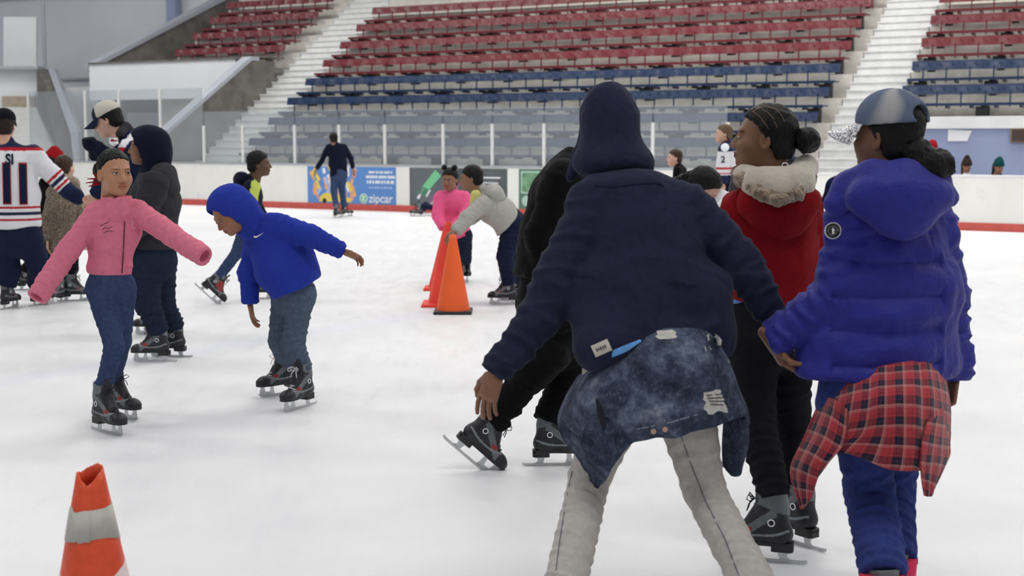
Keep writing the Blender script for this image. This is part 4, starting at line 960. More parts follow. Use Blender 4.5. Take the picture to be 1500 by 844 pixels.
def dcap(V):
    t = (V @ nrm_((.5, .9, -.15))) * 11 + 1.3; w_ = .5 + .5 * np.sin(np.arctan2(V[:, 0], V[:, 1] + .02) * 3.3 + 3.0 * vnoise(V * 14, 2)); w_ = np.clip((w_ - .25) * 1.5, 0, 1)[:, None]
    Cc = np.array(lin((92, 103, 124))) * (1 - w_) + np.array(lin((158, 157, 158))) * w_
    m = (V[:, 1] > .062) & (np.abs(V[:, 0]) < .045) & (V[:, 2] < .105); r_ = vnoise(V * 260, 5)[:, None]; Cc[m] = np.where(r_[m] > .5, np.array([.75, .75, .8]), np.array([.03, .03, .04])); return Cc
m_capd = cloth('cap_denim', (1, 1, 1), attr=True, wr=.2)
m_glit, nt, b = newmat('glitter'); setp(b, Roughness=.25, Metallic=.6); vo = nt.nodes.new('ShaderNodeTexVoronoi'); vo.inputs['Scale'].default_value = 220; nt.links.new(coords(nt), vo.inputs['Vector'])
nt.links.new(ramp(nt, vo.outputs['Color'], [(.25, (.10, .10, .12)), (.5, (.55, .55, .6)), (.75, (1, 1, 1))]), b.inputs['Base Color']); bump(nt, b, vo.outputs['Distance'], 1, .004)
baseball_cap(P(1300, 199, 4.19), A16['A'], 1.10, .005, r16, m_capd, m_glit, True, dcol=dcap)
cA = A16['A']; g_ = MB()
for i in range(26):
    a0 = .50 + 1.0 * i / 26; 
sheet('plaid_shirt', [[q(*p) for p in r] for r in [
    [(1218, 540, .10), (1230, 540, -.02), (1268, 534, -.10), (1310, 530, -.13), (1348, 526, -.11), (1374, 524, -.03), (1380, 528, .08)],
    [(1200, 590, .10), (1220, 590, -.11), (1266, 585, -.22), (1311, 580, -.26), (1352, 576, -.22), (1382, 575, -.10), (1391, 580, .05)],
    [(1178, 640, .05), (1204, 640, -.11), (1258, 630, -.21), (1311, 628, -.26), (1352, 626, -.23), (1384, 624, -.10), (1393, 630, .04)],
    [(1154, 690, .0), (1188, 684, -.10), (1240, 652, -.18), (1308, 662, -.25), (1352, 662, -.23), (1381, 658, -.10), (1392, 662, .03)],
    [(1174, 745, -.04), (1190, 712, -.08), (1228, 664, -.16), (1302, 688, -.24), (1350, 691, -.22), (1374, 680, -.10), (1391, 672, .02)]]], m_plaid, r16, fold=.013, seed=15, fr=(10, 1.2), nu=64, nv=44)
sheet('plaid_sleeve', [[q(*p) for p in r] for r in [[(1366, 600, -.19), (1380, 598, -.14), (1388, 600, -.04)], [(1354, 640, -.25), (1376, 645, -.18), (1392, 650, -.06)], [(1352, 690, -.24), (1372, 682, -.16), (1392, 674, -.06)], [(1358, 728, -.18), (1364, 728, -.15), (1370, 716, -.12)]]], m_plaid, r16, fold=.012, seed=16, fr=(5, 1), nu=20, nv=30)
sheet('plaid_sleeve', [[q(*p) for p in r] for r in [[(1205, 580, -.02), (1222, 585, -.14), (1240, 600, -.2)], [(1180, 635, -.03), (1205, 640, -.15), (1235, 648, -.2)], [(1155, 690, -.04), (1182, 690, -.14), (1215, 678, -.18)], [(1172, 748, -.06), (1180, 742, -.08), (1194, 712, -.12)]]], m_plaid, r16, fold=.014, seed=17, fr=(5, 1), nu=24, nv=34)
Mz = place_on(1220, 338, 3.8); disc = lambda r, n=20: flat([(r * math.cos(t), r * math.sin(t)) for t in np.linspace(0, 2 * math.pi, n + 1)[:-1]])
decal('sleeve_badge', disc(.024), m_bwhite, A16['top'], Mz, r16, 1, .002); decal('badge_face', disc(.0215), m_black, A16['top'], Mz, r16, 1, .004)
decal('badge_ring', flat([(.014 * math.cos(t), .014 * math.sin(t)) for t in np.linspace(0, 2 * math.pi, 17)[:-1]]), plain('badge_grey', (.35, .35, .35), .5), A16['top'], Mz, r16, 1, .0055)
decal('badge_face', disc(.0125), m_black, A16['top'], Mz, r16, 1, .007)
decal('badge_figure', flat([(-.002, -.009), (.003, -.009), (.002, -.002), (.006, .003), (.002, .004), (.001, .009), (-.004, .005), (-.002, .0)]), m_bwhite, A16['top'], Mz, r16, 1, .0085)
mso = cloth('sock_pink', lin((222, 62, 96)), wr=.4)
for px_, gy in ((1284, 952), (1304, 925)):
    b_ = G(px_, gy); V, Q = solid([cap(b_ + [0, -.024, .16], b_ + [0, -.024, .250], .064, .066, cut=True)], .007, .01, [plane(b_ + [0, 0, .19], (0, 0, -1))], folds(.004, 8)); add_solid('sock', [(V, Q)], mso, r16)

# ---- person in black behind the hoodie
A13 = person('person all in black striding right behind the navy hoodie, one skate lifted', 6.2,
    dict(hip=(806, 440, 0), waist=(812, 345, 0), hem=(800, 408, 0), neck=(838, 236, .04), head=(886, 192, .05), shL=(822, 262, -.16), shR=(842, 258, .18),
         elL=(792, 345, -.17), wrL=(806, 415, -.12), elR=(850, 350, .2), wrR=(880, 400, .2), knL=(806, 520, -.08), knR=(836, 545, .10)),
    dict(L=('P', 683, 671, 6.12, 82, 42), R=('G', 812, 682, 86, 0)), 72, m_blackc, dict(mat=m_blackc), SKIN_M, s=1.0, h=.010, hair='short', hairm=hairmat('hair_tan', (.16, .09, .05)), tw=.150, wf=1.25,
    arm=(.078, .066, .052), leg=(.112, .088, .074), topname='jacket', legname='trousers', wr=.005, seed=19, foldamp=.018, legwr=.006, legfold=.014, hands=('L',), curl=.6)

# ================================================================ skaters further back
m_pink = cloth('fleece_pink', lin((212, 118, 140)), wr=.45, var=.06)
m_jean = cloth('jeans_blue', lin((56, 70, 102)), wr=.25, var=.18, sheen=0, scale=12)
m_jeand = cloth('jeans_dark', lin((34, 42, 60)), wr=.25, var=.2, sheen=0, scale=12)
m_bhood = cloth('hoodie_blue', lin((40, 58, 156)), wr=.45, var=.06)
m_gcoat = cloth('coat_grey', lin((50, 50, 56)), wr=.5)
m_nhood = cloth('hood_navy', lin((22, 25, 42)), wr=.4)
m_jersey = cloth('jersey', (1, 1, 1), attr=True, wr=.35, rough=.85)
m_navpants = cloth('trousers_navy', lin((26, 32, 56)), wr=.5)
m_coach = cloth('jacket_navy', (1, 1, 1), attr=True, wr=.4)
m_navyp = cloth('hoodie_dark_navy', lin((18, 22, 40)), wr=.4)
m_hotp = cloth('hoodie_hot_pink', lin((236, 100, 148)), wr=.4, var=.05)
m_lgrey = cloth('hoodie_light_grey', lin((168, 168, 162)), wr=.45, var=.06)
m_tweed, nt, b = newmat('coat_tweed'); setp(b, Roughness=.95); f = noise(nt, 70, 3, rough=.8); nt.links.new(ramp(nt, f, [(.35, lin((72, 62, 54))), (.5, lin((120, 108, 94))), (.65, lin((168, 156, 138)))]), b.inputs['Base Color']); bump(nt, b, f, .5, .01)
m_yelj = cloth('jacket_panels', (1, 1, 1), attr=True, wr=.3)
m_beared = cloth('knit_red', lin((150, 24, 34)), wr=.3); m_beabr = cloth('knit_brown', lin((52, 42, 40)), wr=.3); m_beatl = cloth('knit_teal', lin((16, 66, 70)), wr=.3)
m_capw = cloth('cap_two_tone', (1, 1, 1), attr=True, wr=.2); m_capk = cloth('cap_black', lin((18, 19, 26)), wr=.2); m_capn = cloth('cap_navy', lin((26, 32, 56)), wr=.2)
NAV, REDC, WHT = np.array(lin((32, 40, 68))), np.array(lin((178, 30, 44))), np.array(lin((222, 222, 226)))

def hood_up(c, A, s, h, mat, parent, deep=.075, seed=3, stretch=1.0):
    pr = [ell((0, -.022, .022), (.108, .132 * stretch, .128)), cap((0, -.06, -.06), (0, -.05, -.13), .085, .09, (1, 0, 0), 1.15, k=.05),
          ell((0, .045, -.008), (.088, .130, .106), sub=True, k=.01)]
    V, Q = solid(pr, h / s, .04, [plane((0, deep, 0), (0, 1, .10))], folds(.008, seed), clipk=.012)
    return add_solid('hood', [(to_world(V, c, A, s), Q)], mat, parent)

# ---- girl in pink fleece
A6 = person('girl in pink zip fleece and blue jeans gliding with both arms spread', 7.0,
    dict(hip=(161, 424, 0), waist=(163, 352, 0), hem=(160, 404, 0), neck=(171, 300, 0), head=(168, 253, 0), shL=(142, 312, .0), shR=(202, 310, .03),
         elL=(100, 368, -.12), wrL=(54, 436, -.28), elR=(252, 345, -.10), wrR=(300, 376, -.22), knL=(168, 508, -.08), knR=(178, 500, .06), hipL=(147, 424, 0), hipR=(179, 422, .02)),
    dict(L=('G', 156, 634, 132, 0), R=('G', 172, 613, 120, 0)), 165, m_pink, dict(mat=m_jean), (.44, .22, .125), s=.86, h=.0075, hair='bun', tw=.100, wf=1.36,
    arm=(.068, .066, .062), leg=(.088, .060, .050), topname='fleece', legname='jeans', wr=.004, seed=31, foldamp=.008, headfwd=(140, -2), rough_head=1.04, hands=(), cuff=False, hairkw=dict(off=.010, th=.005, low=-.05), laces=None)
r6 = A6['root']; q = lambda x, y, d: P(x, y, 7.0 + d); n6 = A6['j']['neck'] + np.array([0, 0, .015])
V, Q = solid([cap(n6 + [0, 0, -.06], n6 + [0, .0, .030], .088, .076, cut=True), cap(n6 + [0, 0, -.03], n6 + [0, .0, .06], .060, .068, sub=True, k=.004), cap(n6 + [.02, -.10, -.01], n6 + [.015, -.08, .06], .010, .035, sub=True, k=.008)], .005, .02, (), folds(.006, 3, (12, 12, 12)))
add_solid('collar', [(V, Q)], m_pink, r6)
mb = MB(); mb.tube(q_ := [q(181, 300, -.085), q(184, 312, -.125), q(182, 335, -.135), q(181, 360, -.14), q(180, 385, -.135), q(178, 402, -.13)], .003, 6)
zz = A6['top']
def ztube(pts, Y, tgt, par, mat, nm, r=.003, lift=.002):
    tm = tgt.data; tw_ = world_of(tgt); bvh = BVHTree.FromPolygons([tw_ @ v.co for v in tm.vertices], [p.vertices for p in tm.polygons]); out = []
    for (x0, y0), (x1, y1) in zip(pts, pts[1:]):
        for t in np.linspace(0, 1, 4):
            c_ = Vector(P(x0 + (x1 - x0) * t, y0 + (y1 - y0) * t, Y)); hit = bvh.ray_cast(c_, (c_ - Vector(CAM)).normalized())
            if hit[0] is not None: out.append(np.array(hit[0]) - [0, lift, 0])
    mb = MB(); mb.tube(out, r, 6); return mb.build(nm, mat, par)
m_zip = plain('zip', lin((100, 40, 60)), .5)
ztube([(180, 306), (183, 320), (182, 345), (181, 370), (179, 400)], 6.6, zz, r6, m_zip, 'zip', .004, .003)
m_emb = plain('embroidery', lin((110, 66, 82)), .8)
for pl in ([(147, 331), (153, 328), (160, 325)], [(150, 337), (153, 333), (158, 335), (164, 332)], [(152, 341), (158, 338), (165, 339)]): ztube(pl, 6.6, zz, r6, m_emb, 'embroidery', .0022, .001)
ztube([(194, 322), (194, 332), (198, 336)], 6.6, zz, r6, plain('embroidery_pale', lin((226, 170, 180)), .7), 'embroidery', .002, .001)
c_ = P(132, 217, 7.1)
V, Q = solid([cap(P(152, 222, 7.08), P(131, 211, 7.1), .030, .034), cap(P(150, 226, 7.08), P(136, 228, 7.12), .03, .022)], .006, .02, (), folds(.018, 4, (18, 18, 18)))
add_solid('hair_ribbon', [(V, Q)], m_nhood, r6)
mb = MB()
for a_, b_ in (((144, 262), (128, 262)), ((144, 266), (126, 268)), ((146, 269), (130, 273)), ((143, 258), (136, 254))): mb.tube([P(*a_, 7.06), P(*b_, 7.09)], [.007, .003], 6)
mb.build('hair_bow', m_beared, r6, smooth=True)

# ---- boy in blue hoodie
A7 = person('boy in bright blue hoodie leaning forward with one arm stretched behind', 7.6,
    dict(hip=(430, 432, 0), waist=(412, 385, -.03), hem=(432, 424, 0), neck=(372, 326, -.10), head=(336, 312, -.17), shL=(374, 350, .02), shR=(402, 330, -.12),
         elL=(364, 400, .0), wrL=(366, 442, -.02), elR=(455, 346, -.12), wrR=(500, 367, -.08), knL=(410, 500, .08), knR=(430, 505, .0), hipL=(418, 432, .07), hipR=(440, 430, -.05)),
    dict(L=('G', 414, 578, -128, 0), R=('G', 441, 598, -152, 0)), -135, m_bhood, dict(mat=cloth('jeans_faded', lin((82, 94, 112)), wr=.3, var=.15, sheen=0, scale=12)), (.30, .14, .08), s=.84, h=.0080, hair=None, tw=.142, wf=1.22,
    arm=(.086, .070, .054), leg=(.098, .078, .066), topname='hoodie', legname='jeans', wr=.005, seed=37, foldamp=.013, headfwd=(-128, -40), headup=(.3, .3, 1), rough_head=.95, hem=nrm_((.45, 0, -1)), laces=m_lacew, legwr=.006,
    topmods=lambda j, up, sd: [cap(P(405, 400, 7.5), P(425, 425, 7.5), .11, .10, k=.08), cap(P(440, 380, 7.6), P(450, 405, 7.6), .09, .08, k=.08)], hand_dirs=dict(R=dict(d=nrm_((1, 0, -.4)), n=(0, -.6, -1), th=(0, -1, .3), curl=.4, s=1.1), L=dict(d=nrm_((.15, 0, -1)), n=(1, 0, 0), th=(-.2, -1, 0), curl=.3, s=1.1)))
r7 = A7['root']; hood_up(P(337, 312, 7.46), A7['A'], 1.02, .006, m_bhood, r7, deep=.128)
decal('swoosh', flat([(-.030, .002), (-.020, -.012), (-.008, -.012), (.034, .016), (-.006, -.003), (-.016, -.003)]), m_bwhite, A7['top'], place_on(378, 345, 7.1), r7, 2, .003)

# ---- adult in grey coat, navy hood
A5 = person('broad adult in dark grey coat with navy hood up, seen from the side', 9.2,
    dict(hip=(224, 380, 0), waist=(226, 310, 0), hem=(226, 362, 0), neck=(224, 236, 0), head=(213, 216, 0), shL=(228, 268, .18), shR=(226, 270, -.18),
         elL=(212, 320, .22), wrL=(180, 345, .2), elR=(208, 325, -.24), wrR=(178, 350, -.2), knL=(238, 446, .1), knR=(216, 446, -.08), hipL=(234, 385, .08), hipR=(212, 385, -.08)),
    dict(L=('G', 252, 523, -82, 0), R=('G', 228, 530, -88, 0)), -95, m_gcoat, dict(mat=m_jeand), SKIN_T, s=1.0, h=.010, hair=None, tw=.160, wf=1.15,
    arm=(.090, .078, .06), leg=(.115, .088, .072), topname='coat', legname='jeans', wr=.004, seed=43, foldamp=.016, headfwd=-105, hands=('R',), legwr=.008)
hood_up(P(213, 219, 9.2), A5['A'], 1.14, .009, m_nhood, A5['root'], deep=.11)
V, Q = solid([ell(P(240, 258, 9.15), (.085, .15, .09), k=.04), ell(P(250, 275, 9.15), (.055, .12, .07))], .010, .04, (), folds(.012, 3)); add_solid('coat_hood', [(V, Q)], m_gcoat, A5['root'])

# ---- coach in trucker cap
def c4(V, j, up, sd):
    C = np.tile(np.array(lin((26, 33, 60))), (len(V), 1)); S_ = P(190, 215, 10.3)
    x = (V[:, 0] - P(187, 230, 10.3)[0]) + .35 * (V[:, 2] - P(187, 230, 10.3)[2]) * -1; m = (np.abs(x) < .028) & (V[:, 1] < 10.35); C[m] = np.where((V[m, 2] > P(0, 215, 10.3)[2])[:, None], WHT, REDC); return C
A4 = person('man in white and navy trucker cap and navy jacket with red white stripe', 10.3,
    dict(hip=(226, 330, .1), waist=(214, 280, .05), hem=(222, 340, .1), neck=(183, 200, 0), head=(158, 176, 0), shL=(184, 222, -.16), shR=(204, 212, .2),
         elL=(160, 252, -.2), wrL=(140, 285, -.15), elR=(195, 260, .25), wrR=(170, 300, .2), knL=(228, 420, -.05), knR=(238, 420, .12)),
    dict(L=('G', 226, 490, -85, 0), R=('G', 240, 485, -80, 0)), -88, m_coach, dict(mat=m_navpants), (.55, .32, .24), s=1.05, h=.011, hair='short', hairm=m_hair, tw=.135, wf=1.35,
    arm=(.08, .065, .05), topname='jacket', seed=47, headfwd=(-88, -22), topcol=c4, foldamp=.012, skset=SKF, hands=('L',))
def dtr(V): w_ = ((V[:, 1] < .045))[:, None]; return np.where(w_, np.array(lin((196, 190, 180))), np.array(lin((38, 44, 64))))
baseball_cap(P(158, 175, 10.3), A4['A'], 1.08, .006, A4['root'], m_capw, m_capn, dcol=dtr)
V, Q = solid(chain([P(176, 196, 10.2), P(184, 186, 10.3), P(196, 196, 10.38)], .035, .03), .010, .03); add_solid('collar', [(V, Q)], m_gcoat, A4['root'])
decal('chest_badge', flat([(-.035, .03), (.035, .03), (.035, -.01), (0, -.035), (-.035, -.01)]), m_bwhite, A4['top'], place_on(167, 208, 9.8), A4['root'], 1, .006)
decal('badge_mark', flat([(-.024, .02), (.024, .02), (.024, .004), (-.024, .004)]), m_beared, A4['top'], place_on(167, 208, 9.8), A4['root'], 1, .010)

# ---- man in white jersey number 11
def c1(V, j, up, sd):
    C = np.tile(WHT, (len(V), 1)); z = V[:, 2]; zf = lambda y: P(0, y, 12.1)[2]
    for y0, y1, c in ((207, 216, NAV), (216, 221, REDC), (301, 305, REDC), (309, 314, NAV), (319, 323, REDC)):
        m = (z < zf(y0 - (30 if y0 == 207 else 0))) & (z > zf(y1)) & (np.abs(V[:, 0] - j['neck'][0]) < .36 + (.1 if y0 < 230 else 0)); C[m] = c
    for q in ('L', 'R'):
        E_, W_, S_ = j['el' + q], j['wr' + q], j['sh' + q]; ax = nrm_(W_ - S_); t = (V - S_) @ ax; L_ = np.linalg.norm(W_ - S_); far = np.linalg.norm(V - S_ - t[:, None] * ax, axis=1) < .16
        for a_, b_, c in ((.52, .57, REDC), (.61, .68, NAV), (.72, .77, REDC), (.80, 1.1, NAV)):
            m = far & (t > a_ * L_) & (t < b_ * L_); C[m] = c
    return C
A1 = person('man in black cap and white hockey jersey with number 11, seen from behind', 12.1,
    dict(hip=(22, 350, 0), waist=(18, 285, 0), hem=(20, 334, 0), neck=(8, 206, 0), head=(7, 184, .02), shL=(-30, 228, 0), shR=(48, 228, .02),
         elL=(-52, 290, 0), wrL=(-50, 350, -.1), elR=(78, 258, .10), wrR=(106, 284, .12), knL=(14, 396, 0), knR=(58, 392, .05), hipL=(4, 350, 0), hipR=(42, 350, 0)),
    dict(L=('G', 13, 452, 12, 0), R=('G', 58, 447, 20, 0)), 5, m_jersey, dict(mat=m_navpants), SKIN_L, s=1.06, h=.010, hair='short', hairm=hairmat('hair_dark_brown', (.03, .02, .015)), tw=.165, wf=1.42,
    arm=(.090, .078, .070), leg=(.115, .095, .085), topname='jersey', seed=53, topcol=c1, foldamp=.014, skset=SKF, headfwd=-8, hem=nrm_((.05, 0, -1)), hands=('R',), hand_dirs=dict(R=dict(d=nrm_((.8, .3, -.5)), n=(0, 0, -1), th=(0, 1, 0))))
baseball_cap(P(7, 182, 12.12), A1['A'], 1.10, .006, A1['root'], m_capk, m_capk)
V, Q = solid([cap(P(96, 277, 12.2), P(112, 288, 12.22), .062, .070), cap(P(110, 284, 12.22), P(116, 294, 12.24), .05, .04)], .010, .03, (), folds(.01, 4)); add_solid('glove', [(V, Q)], m_navpants, A1['root'])
JT = lambda x, y: place_on(x, y, 11.5, (1, 0, -.02))
SQ = Matrix.Diagonal((.66, 1, 1, 1)); decal('number_11', text_mesh('11', .43, .034), m_beared, A1['top'], JT(22, 272) @ SQ, A1['root'], 3, .010)
decal('number_11', text_mesh('11', .43, .022), m_navpants, A1['top'], JT(22, 272) @ SQ, A1['root'], 3, .016)
decal('name_letters', text_mesh('SI', .125, .004), m_navpants, A1['top'], JT(14, 234) @ Matrix.Diagonal((.85, 1, 1, 1)), A1['root'], 2, .014)

# ---- child in tweed coat and child in red beanie beside the jersey man
A3 = person('child in speckled tan coat with brown hair in small bun, seen from behind', 12.7,
    dict(hip=(94, 345, 0), waist=(93, 305, 0), hem=(92, 368, 0), neck=(94, 264, 0), head=(95, 245, 0), shL=(78, 280, 0), shR=(110, 280, 0),
         elL=(70, 318, -.02), wrL=(70, 352, -.08), elR=(120, 312, 0), wrR=(124, 345, -.05), knL=(86, 398, 0), knR=(106, 394, .02)),
    dict(L=('G', 84, 444, 195, 0), R=('G', 108, 441, 80, 0)), 8, m_tweed, dict(mat=m_blackj), SKIN_L, s=.84, h=.012, hair='smallbun', hairm=m_hairb if 'm_hairb' in globals() else hairmat('hair_brown2', (.06, .035, .022)), tw=.125, wf=1.32,
    arm=(.068, .06, .05), topname='coat', legname='leggings', seed=59, foldamp=.012, skset=SKF, headfwd=15, rough_head=.95, belly=.12)
V, Q = solid(chain([P(80, 268, 12.68), P(94, 262, 12.60), P(110, 268, 12.68)], .045, .03), .012, .03, (), folds(.02, 4, (14, 14, 14))); add_solid('fur_collar', [(V, Q)], m_fur, A3['root'])
def beanie(c, A, s, h, mat, parent, pom=None, brim=None):
    V, Q = solid([ell((0, -.012, .045), (.088, .104, .090)), cap((-.02, -.01, .12), (.02, -.02, .125), .03, .03, k=.05)], h / s, .03, [plane((0, 0, .012), (0, .12, -1))], lambda p: .004 * np.sin(np.arctan2(p[:, 0], p[:, 1] + .01) * 22) * (p[:, 2] < .12))
    o = add_solid('beanie', [(to_world(V, c, A, s), Q)], mat, parent)
    V, Q = solid([cap((0, -.010, .018), (0, -.011, .046), .092, .092, (0, 1, 0), 1.16)], h / s, .01, [plane((0, 0, .010), (0, .12, -1)), plane((0, 0, .056), (0, -.12, 1))], lambda p: .003 * np.sin(np.arctan2(p[:, 0], p[:, 1]) * 30))
    add_solid('cuff', [(to_world(V, c, A, s), Q)], brim or mat, o)
    if pom is not None:
        V, Q = solid([ell(pom, (.045, .045, .042))], h / s, .01, (), lambda p: .012 * (2 * vnoise(p * 90, 4) - 1)); add_solid('pompom', [(to_world(V, c, A, s), Q)], mat, o)
    return o
A2 = person('child in red beanie standing behind the tweed coat and the jersey', 13.5,
    dict(hip=(70, 335, 0), waist=(72, 300, 0), neck=(80, 252, 0), head=(82, 236, 0), shL=(66, 268, 0), shR=(94, 268, 0), elL=(60, 300, .05), wrL=(66, 325, .1), elR=(100, 300, .05), wrR=(96, 325, .1), knL=(50, 375, 0), knR=(72, 378, 0)),
    dict(L=('G', 42, 425, 75, 0), R=('G', 70, 424, 60, 0)), 30, m_blackc, dict(mat=m_blackc), SKIN_M, s=.84, h=.014, hair='long', seed=61, skset=SKF, hands=(), headfwd=40, rough_head=.95)
beanie(P(82, 236, 13.5), A2['A'], .98, .010, m_beared, A2['root'])

# ---- boy in navy jacket with yellow stripes behind the blue hoodie boy
def c8(V, j, up, sd):
    C = np.tile(np.array(lin((26, 30, 46))), (len(V), 1)); c0_ = P(371, 285, 12.3)
    x = V[:, 0] - c0_[0] - .12 * (V[:, 2] - c0_[2]); m = (np.abs(x) < .030) & (V[:, 1] < 12.55); C[m] = np.array(lin((190, 206, 96))); m = (np.abs(x - .085) < .008) & (V[:, 1] < 12.5); C[m] = np.array(lin((150, 150, 120))); return C
A8 = person('boy in navy jacket with yellow-green side stripe and jeans, skating right', 12.5,
    dict(hip=(362, 332, 0), waist=(364, 300, 0), hem=(362, 322, 0), neck=(370, 260, 0), head=(380, 240, 0), shL=(366, 274, -.15), shR=(370, 274, .15),
         elL=(362, 308, -.18), wrL=(376, 335, -.12), elR=(378, 305, .16), wrR=(392, 325, .14), knL=(346, 372, -.03), knR=(376, 378, .08)),
    dict(L=('P', 302, 432, 12.45, 84, 44), R=('G', 382, 438, 85, 0)), 80, m_yelj, dict(mat=m_jean), (.12, .06, .035), s=.85, h=.011, hair='short', tw=.125, wf=1.25,
    arm=(.072, .06, .05), topname='jacket', legname='jeans', seed=67, topcol=c8, headfwd=84, rough_head=.98, skset=SKR, hands=(), hairkw=dict(th=.014, rough=.005))
V, Q = solid([ell(P(354, 262, 12.5), (.075, .13, .065), k=.04), cap(P(352, 268, 12.5), P(354, 285, 12.5), .05, .04)], .011, .04, (), folds(.012, 3)); add_solid('hood', [(V, Q)], m_nhood, A8['root'])

# ---- skater by the boards
A9 = person('far skater in dark navy hoodie and jeans in front of the blue banner', 26.3,
    dict(hip=(496, 256, 0), neck=(489, 209, 0), head=(488, 203, 0), shL=(481, 216, 0), shR=(504, 216, 0), elL=(472, 234, 0), wrL=(464, 247, -.1), elR=(514, 232, 0), wrR=(517, 246, 0), knL=(489, 280, 0), knR=(501, 278, .1)),
    dict(L=('G', 494, 319, 30, 0), R=('G', 506, 317, 60, 0)), 20, m_navyp, dict(mat=m_jean), (.30, .15, .09), s=1.0, h=.020, hair='short', tw=.13, wf=1.4, topname='hoodie', legname='jeans', seed=71, skset=SKR, headfwd=-30, foldamp=.01)

# ---- girl in hot pink and boy in light grey holding cones
A10 = person('girl in hot pink hoodie with two hair puffs, bending over a cone', 14.0,
    dict(hip=(672, 345, .25), waist=(668, 318, .12), neck=(661, 282, -.05), head=(659, 263, -.08), shL=(645, 290, -.05), shR=(680, 290, 0), elL=(641, 315, -.1), wrL=(649, 334, -.2), elR=(682, 318, -.1), wrR=(660, 336, -.2), knL=(672, 378, .2), knR=(683, 378, .2)),
    dict(L=('G', 674, 414, 180, 0), R=('G', 684, 411, 175, 0)), 190, m_hotp, dict(mat=m_jeand), (.26, .12, .07), s=.86, h=.012, hair='buns', tw=.125, wf=1.3, topname='hoodie', legname='jeans', arm=(.08, .07, .055), seed=73, headfwd=(200, -8), rough_head=1.0, skset=SKF, foldamp=.01,
    hand_dirs=dict(L=dict(d=nrm_((.5, -.2, -.5)), n=(0, 0, -1), th=(1, 0, 0)), R=dict(d=nrm_((-.5, -.2, -.5)), n=(0, 0, -1), th=(-1, 0, 0))))
A11 = person('boy in light grey hoodie leaning forward to hold the orange cone', 12.3,
    dict(hip=(752, 330, .1), waist=(734, 312, .03), hem=(744, 332, .05), neck=(705, 277, -.03), head=(690, 261, -.03), shL=(706, 300, -.15), shR=(722, 292, .15), elL=(684, 320, -.22), wrL=(668, 340, -.30), elR=(690, 318, .1), wrR=(666, 336, -.15), knL=(740, 376, -.02), knR=(750, 380, .12)),
    dict(L=('G', 741, 446, -88, 0), R=('G', 752, 440, -80, 0)), -88, m_lgrey, dict(mat=m_navpants), (.26, .13, .08), s=.90, h=.010, hair='short', tw=.150, wf=1.2, topname='hoodie', legname='jeans', arm=(.09, .075, .055), leg=(.12, .09, .075), seed=79, headfwd=(-84, -8), rough_head=.98, skset=SKF, foldamp=.012, hem=nrm_((1, 0, -.9)), legwr=.006,
    hand_dirs=dict(L=dict(d=nrm_((-.6, 0, -.5)), n=(0, 0, -1), th=(0, 1, 0)), R=dict(d=nrm_((-.6, 0, -.5)), n=(0, 0, -1), th=(0, -1, 0))))
V, Q = solid([ell(P(722, 282, 12.3), (.10, .15, .075), k=.04), ell(P(728, 290, 12.3), (.08, .12, .06))], .010, .04, (), folds(.012, 3)); add_solid('hood', [(V, Q)], m_lgrey, A11['root'])
V, Q = solid([cap(P(697, 286, 12.2), P(695, 306, 12.2), .05, .05)], .010, .02); add_solid('shirt', [(V, Q)], cloth('tee_yellow', lin((200, 196, 120)), wr=.2), A11['root'])

# ---- fallen skater by the boards
A12 = person('fallen skater in dark clothes lying on the ice behind the hot pink hoodie', 27.0,
    dict(hip=(650, 305, 0), neck=(674, 302, 0), head=(682, 298, 0), shL=(670, 306, -.15), shR=(672, 300, .15), elL=(662, 312, -.2), wrL=(652, 312, -.25), knL=(636, 304, -.1), knR=(636, 306, .1)),
    dict(L=('P', 612, 317, 26.7, -90, 0, 0), R=('P', 617, 313, 27.0, -90, 0, 0)), -90, m_blackc, dict(mat=m_navpants), SKIN_L, s=.95, h=.022, seed=83, skset=SKR, hands=(), headfwd=-60)

# ---- people behind the red hoodie
A17 = person('girl with dark ponytail bending down behind the red hoodie sleeve', 7.5,
    dict(hip=(1112, 345, .1), waist=(1090, 325, .05), neck=(1050, 290, 0), head=(1031, 276, 0), shL=(1062, 310, -.15), shR=(1066, 300, .15), elL=(1070, 350, -.1), wrL=(1080, 390, -.1), elR=(1090, 345, .2), wrR=(1090, 390, .2), knL=(1106, 440, 0), knR=(1116, 440, .1)),
    dict(L=('G', 1100, 588, -85, 0), R=('G', 1108, 580, -85, 0)), -88, m_jersey, dict(mat=m_blackj), (.55, .32, .24), s=.88, h=.012, hair='pony', seed=89, headfwd=(110, -38), headup=(-.3, 0, 1), rough_head=.98, skset=SKF, hands=(), topcol=lambda V, j, up, sd: np.tile(WHT, (len(V), 1)))
def c18(V, j, up, sd):
    C = np.tile(WHT, (len(V), 1)); z = V[:, 2]; zf = lambda y: P(0, y, 17.)[2]
    for y0, y1, c in ((190, 208, REDC), (205, 222, NAV), (245, 248, REDC), (252, 255, REDC), (256, 300, NAV)): C[(z < zf(y0)) & (z > zf(y1))] = c
    return C
A18 = person('man in white hockey jersey with navy shoulders, standing left of the red hoodie face', 17.0,
    dict(hip=(1070, 275, 0), neck=(1064, 208, 0), head=(1060, 196, 0), shL=(1062, 220, -.18), shR=(1070, 220, .18), elL=(1058, 245, -.2), wrL=(1058, 268, -.22), elR=(1078, 245, .2), wrR=(1078, 268, .2), knL=(1068, 325, -.05), knR=(1076, 325, .1)),
    dict(L=('G', 1068, 382, -80, 0), R=('G', 1076, 380, -80, 0)), -80, m_jersey, dict(mat=m_navpants), (.60, .36, .27), s=1.0, h=.014, hair='short', hairm=hairmat('hair_light_brown', (.16, .10, .06)), seed=97, headfwd=-88, topcol=c18, topname='jersey', skset=SKF, hands=('L',), arm=(.09, .08, .07))
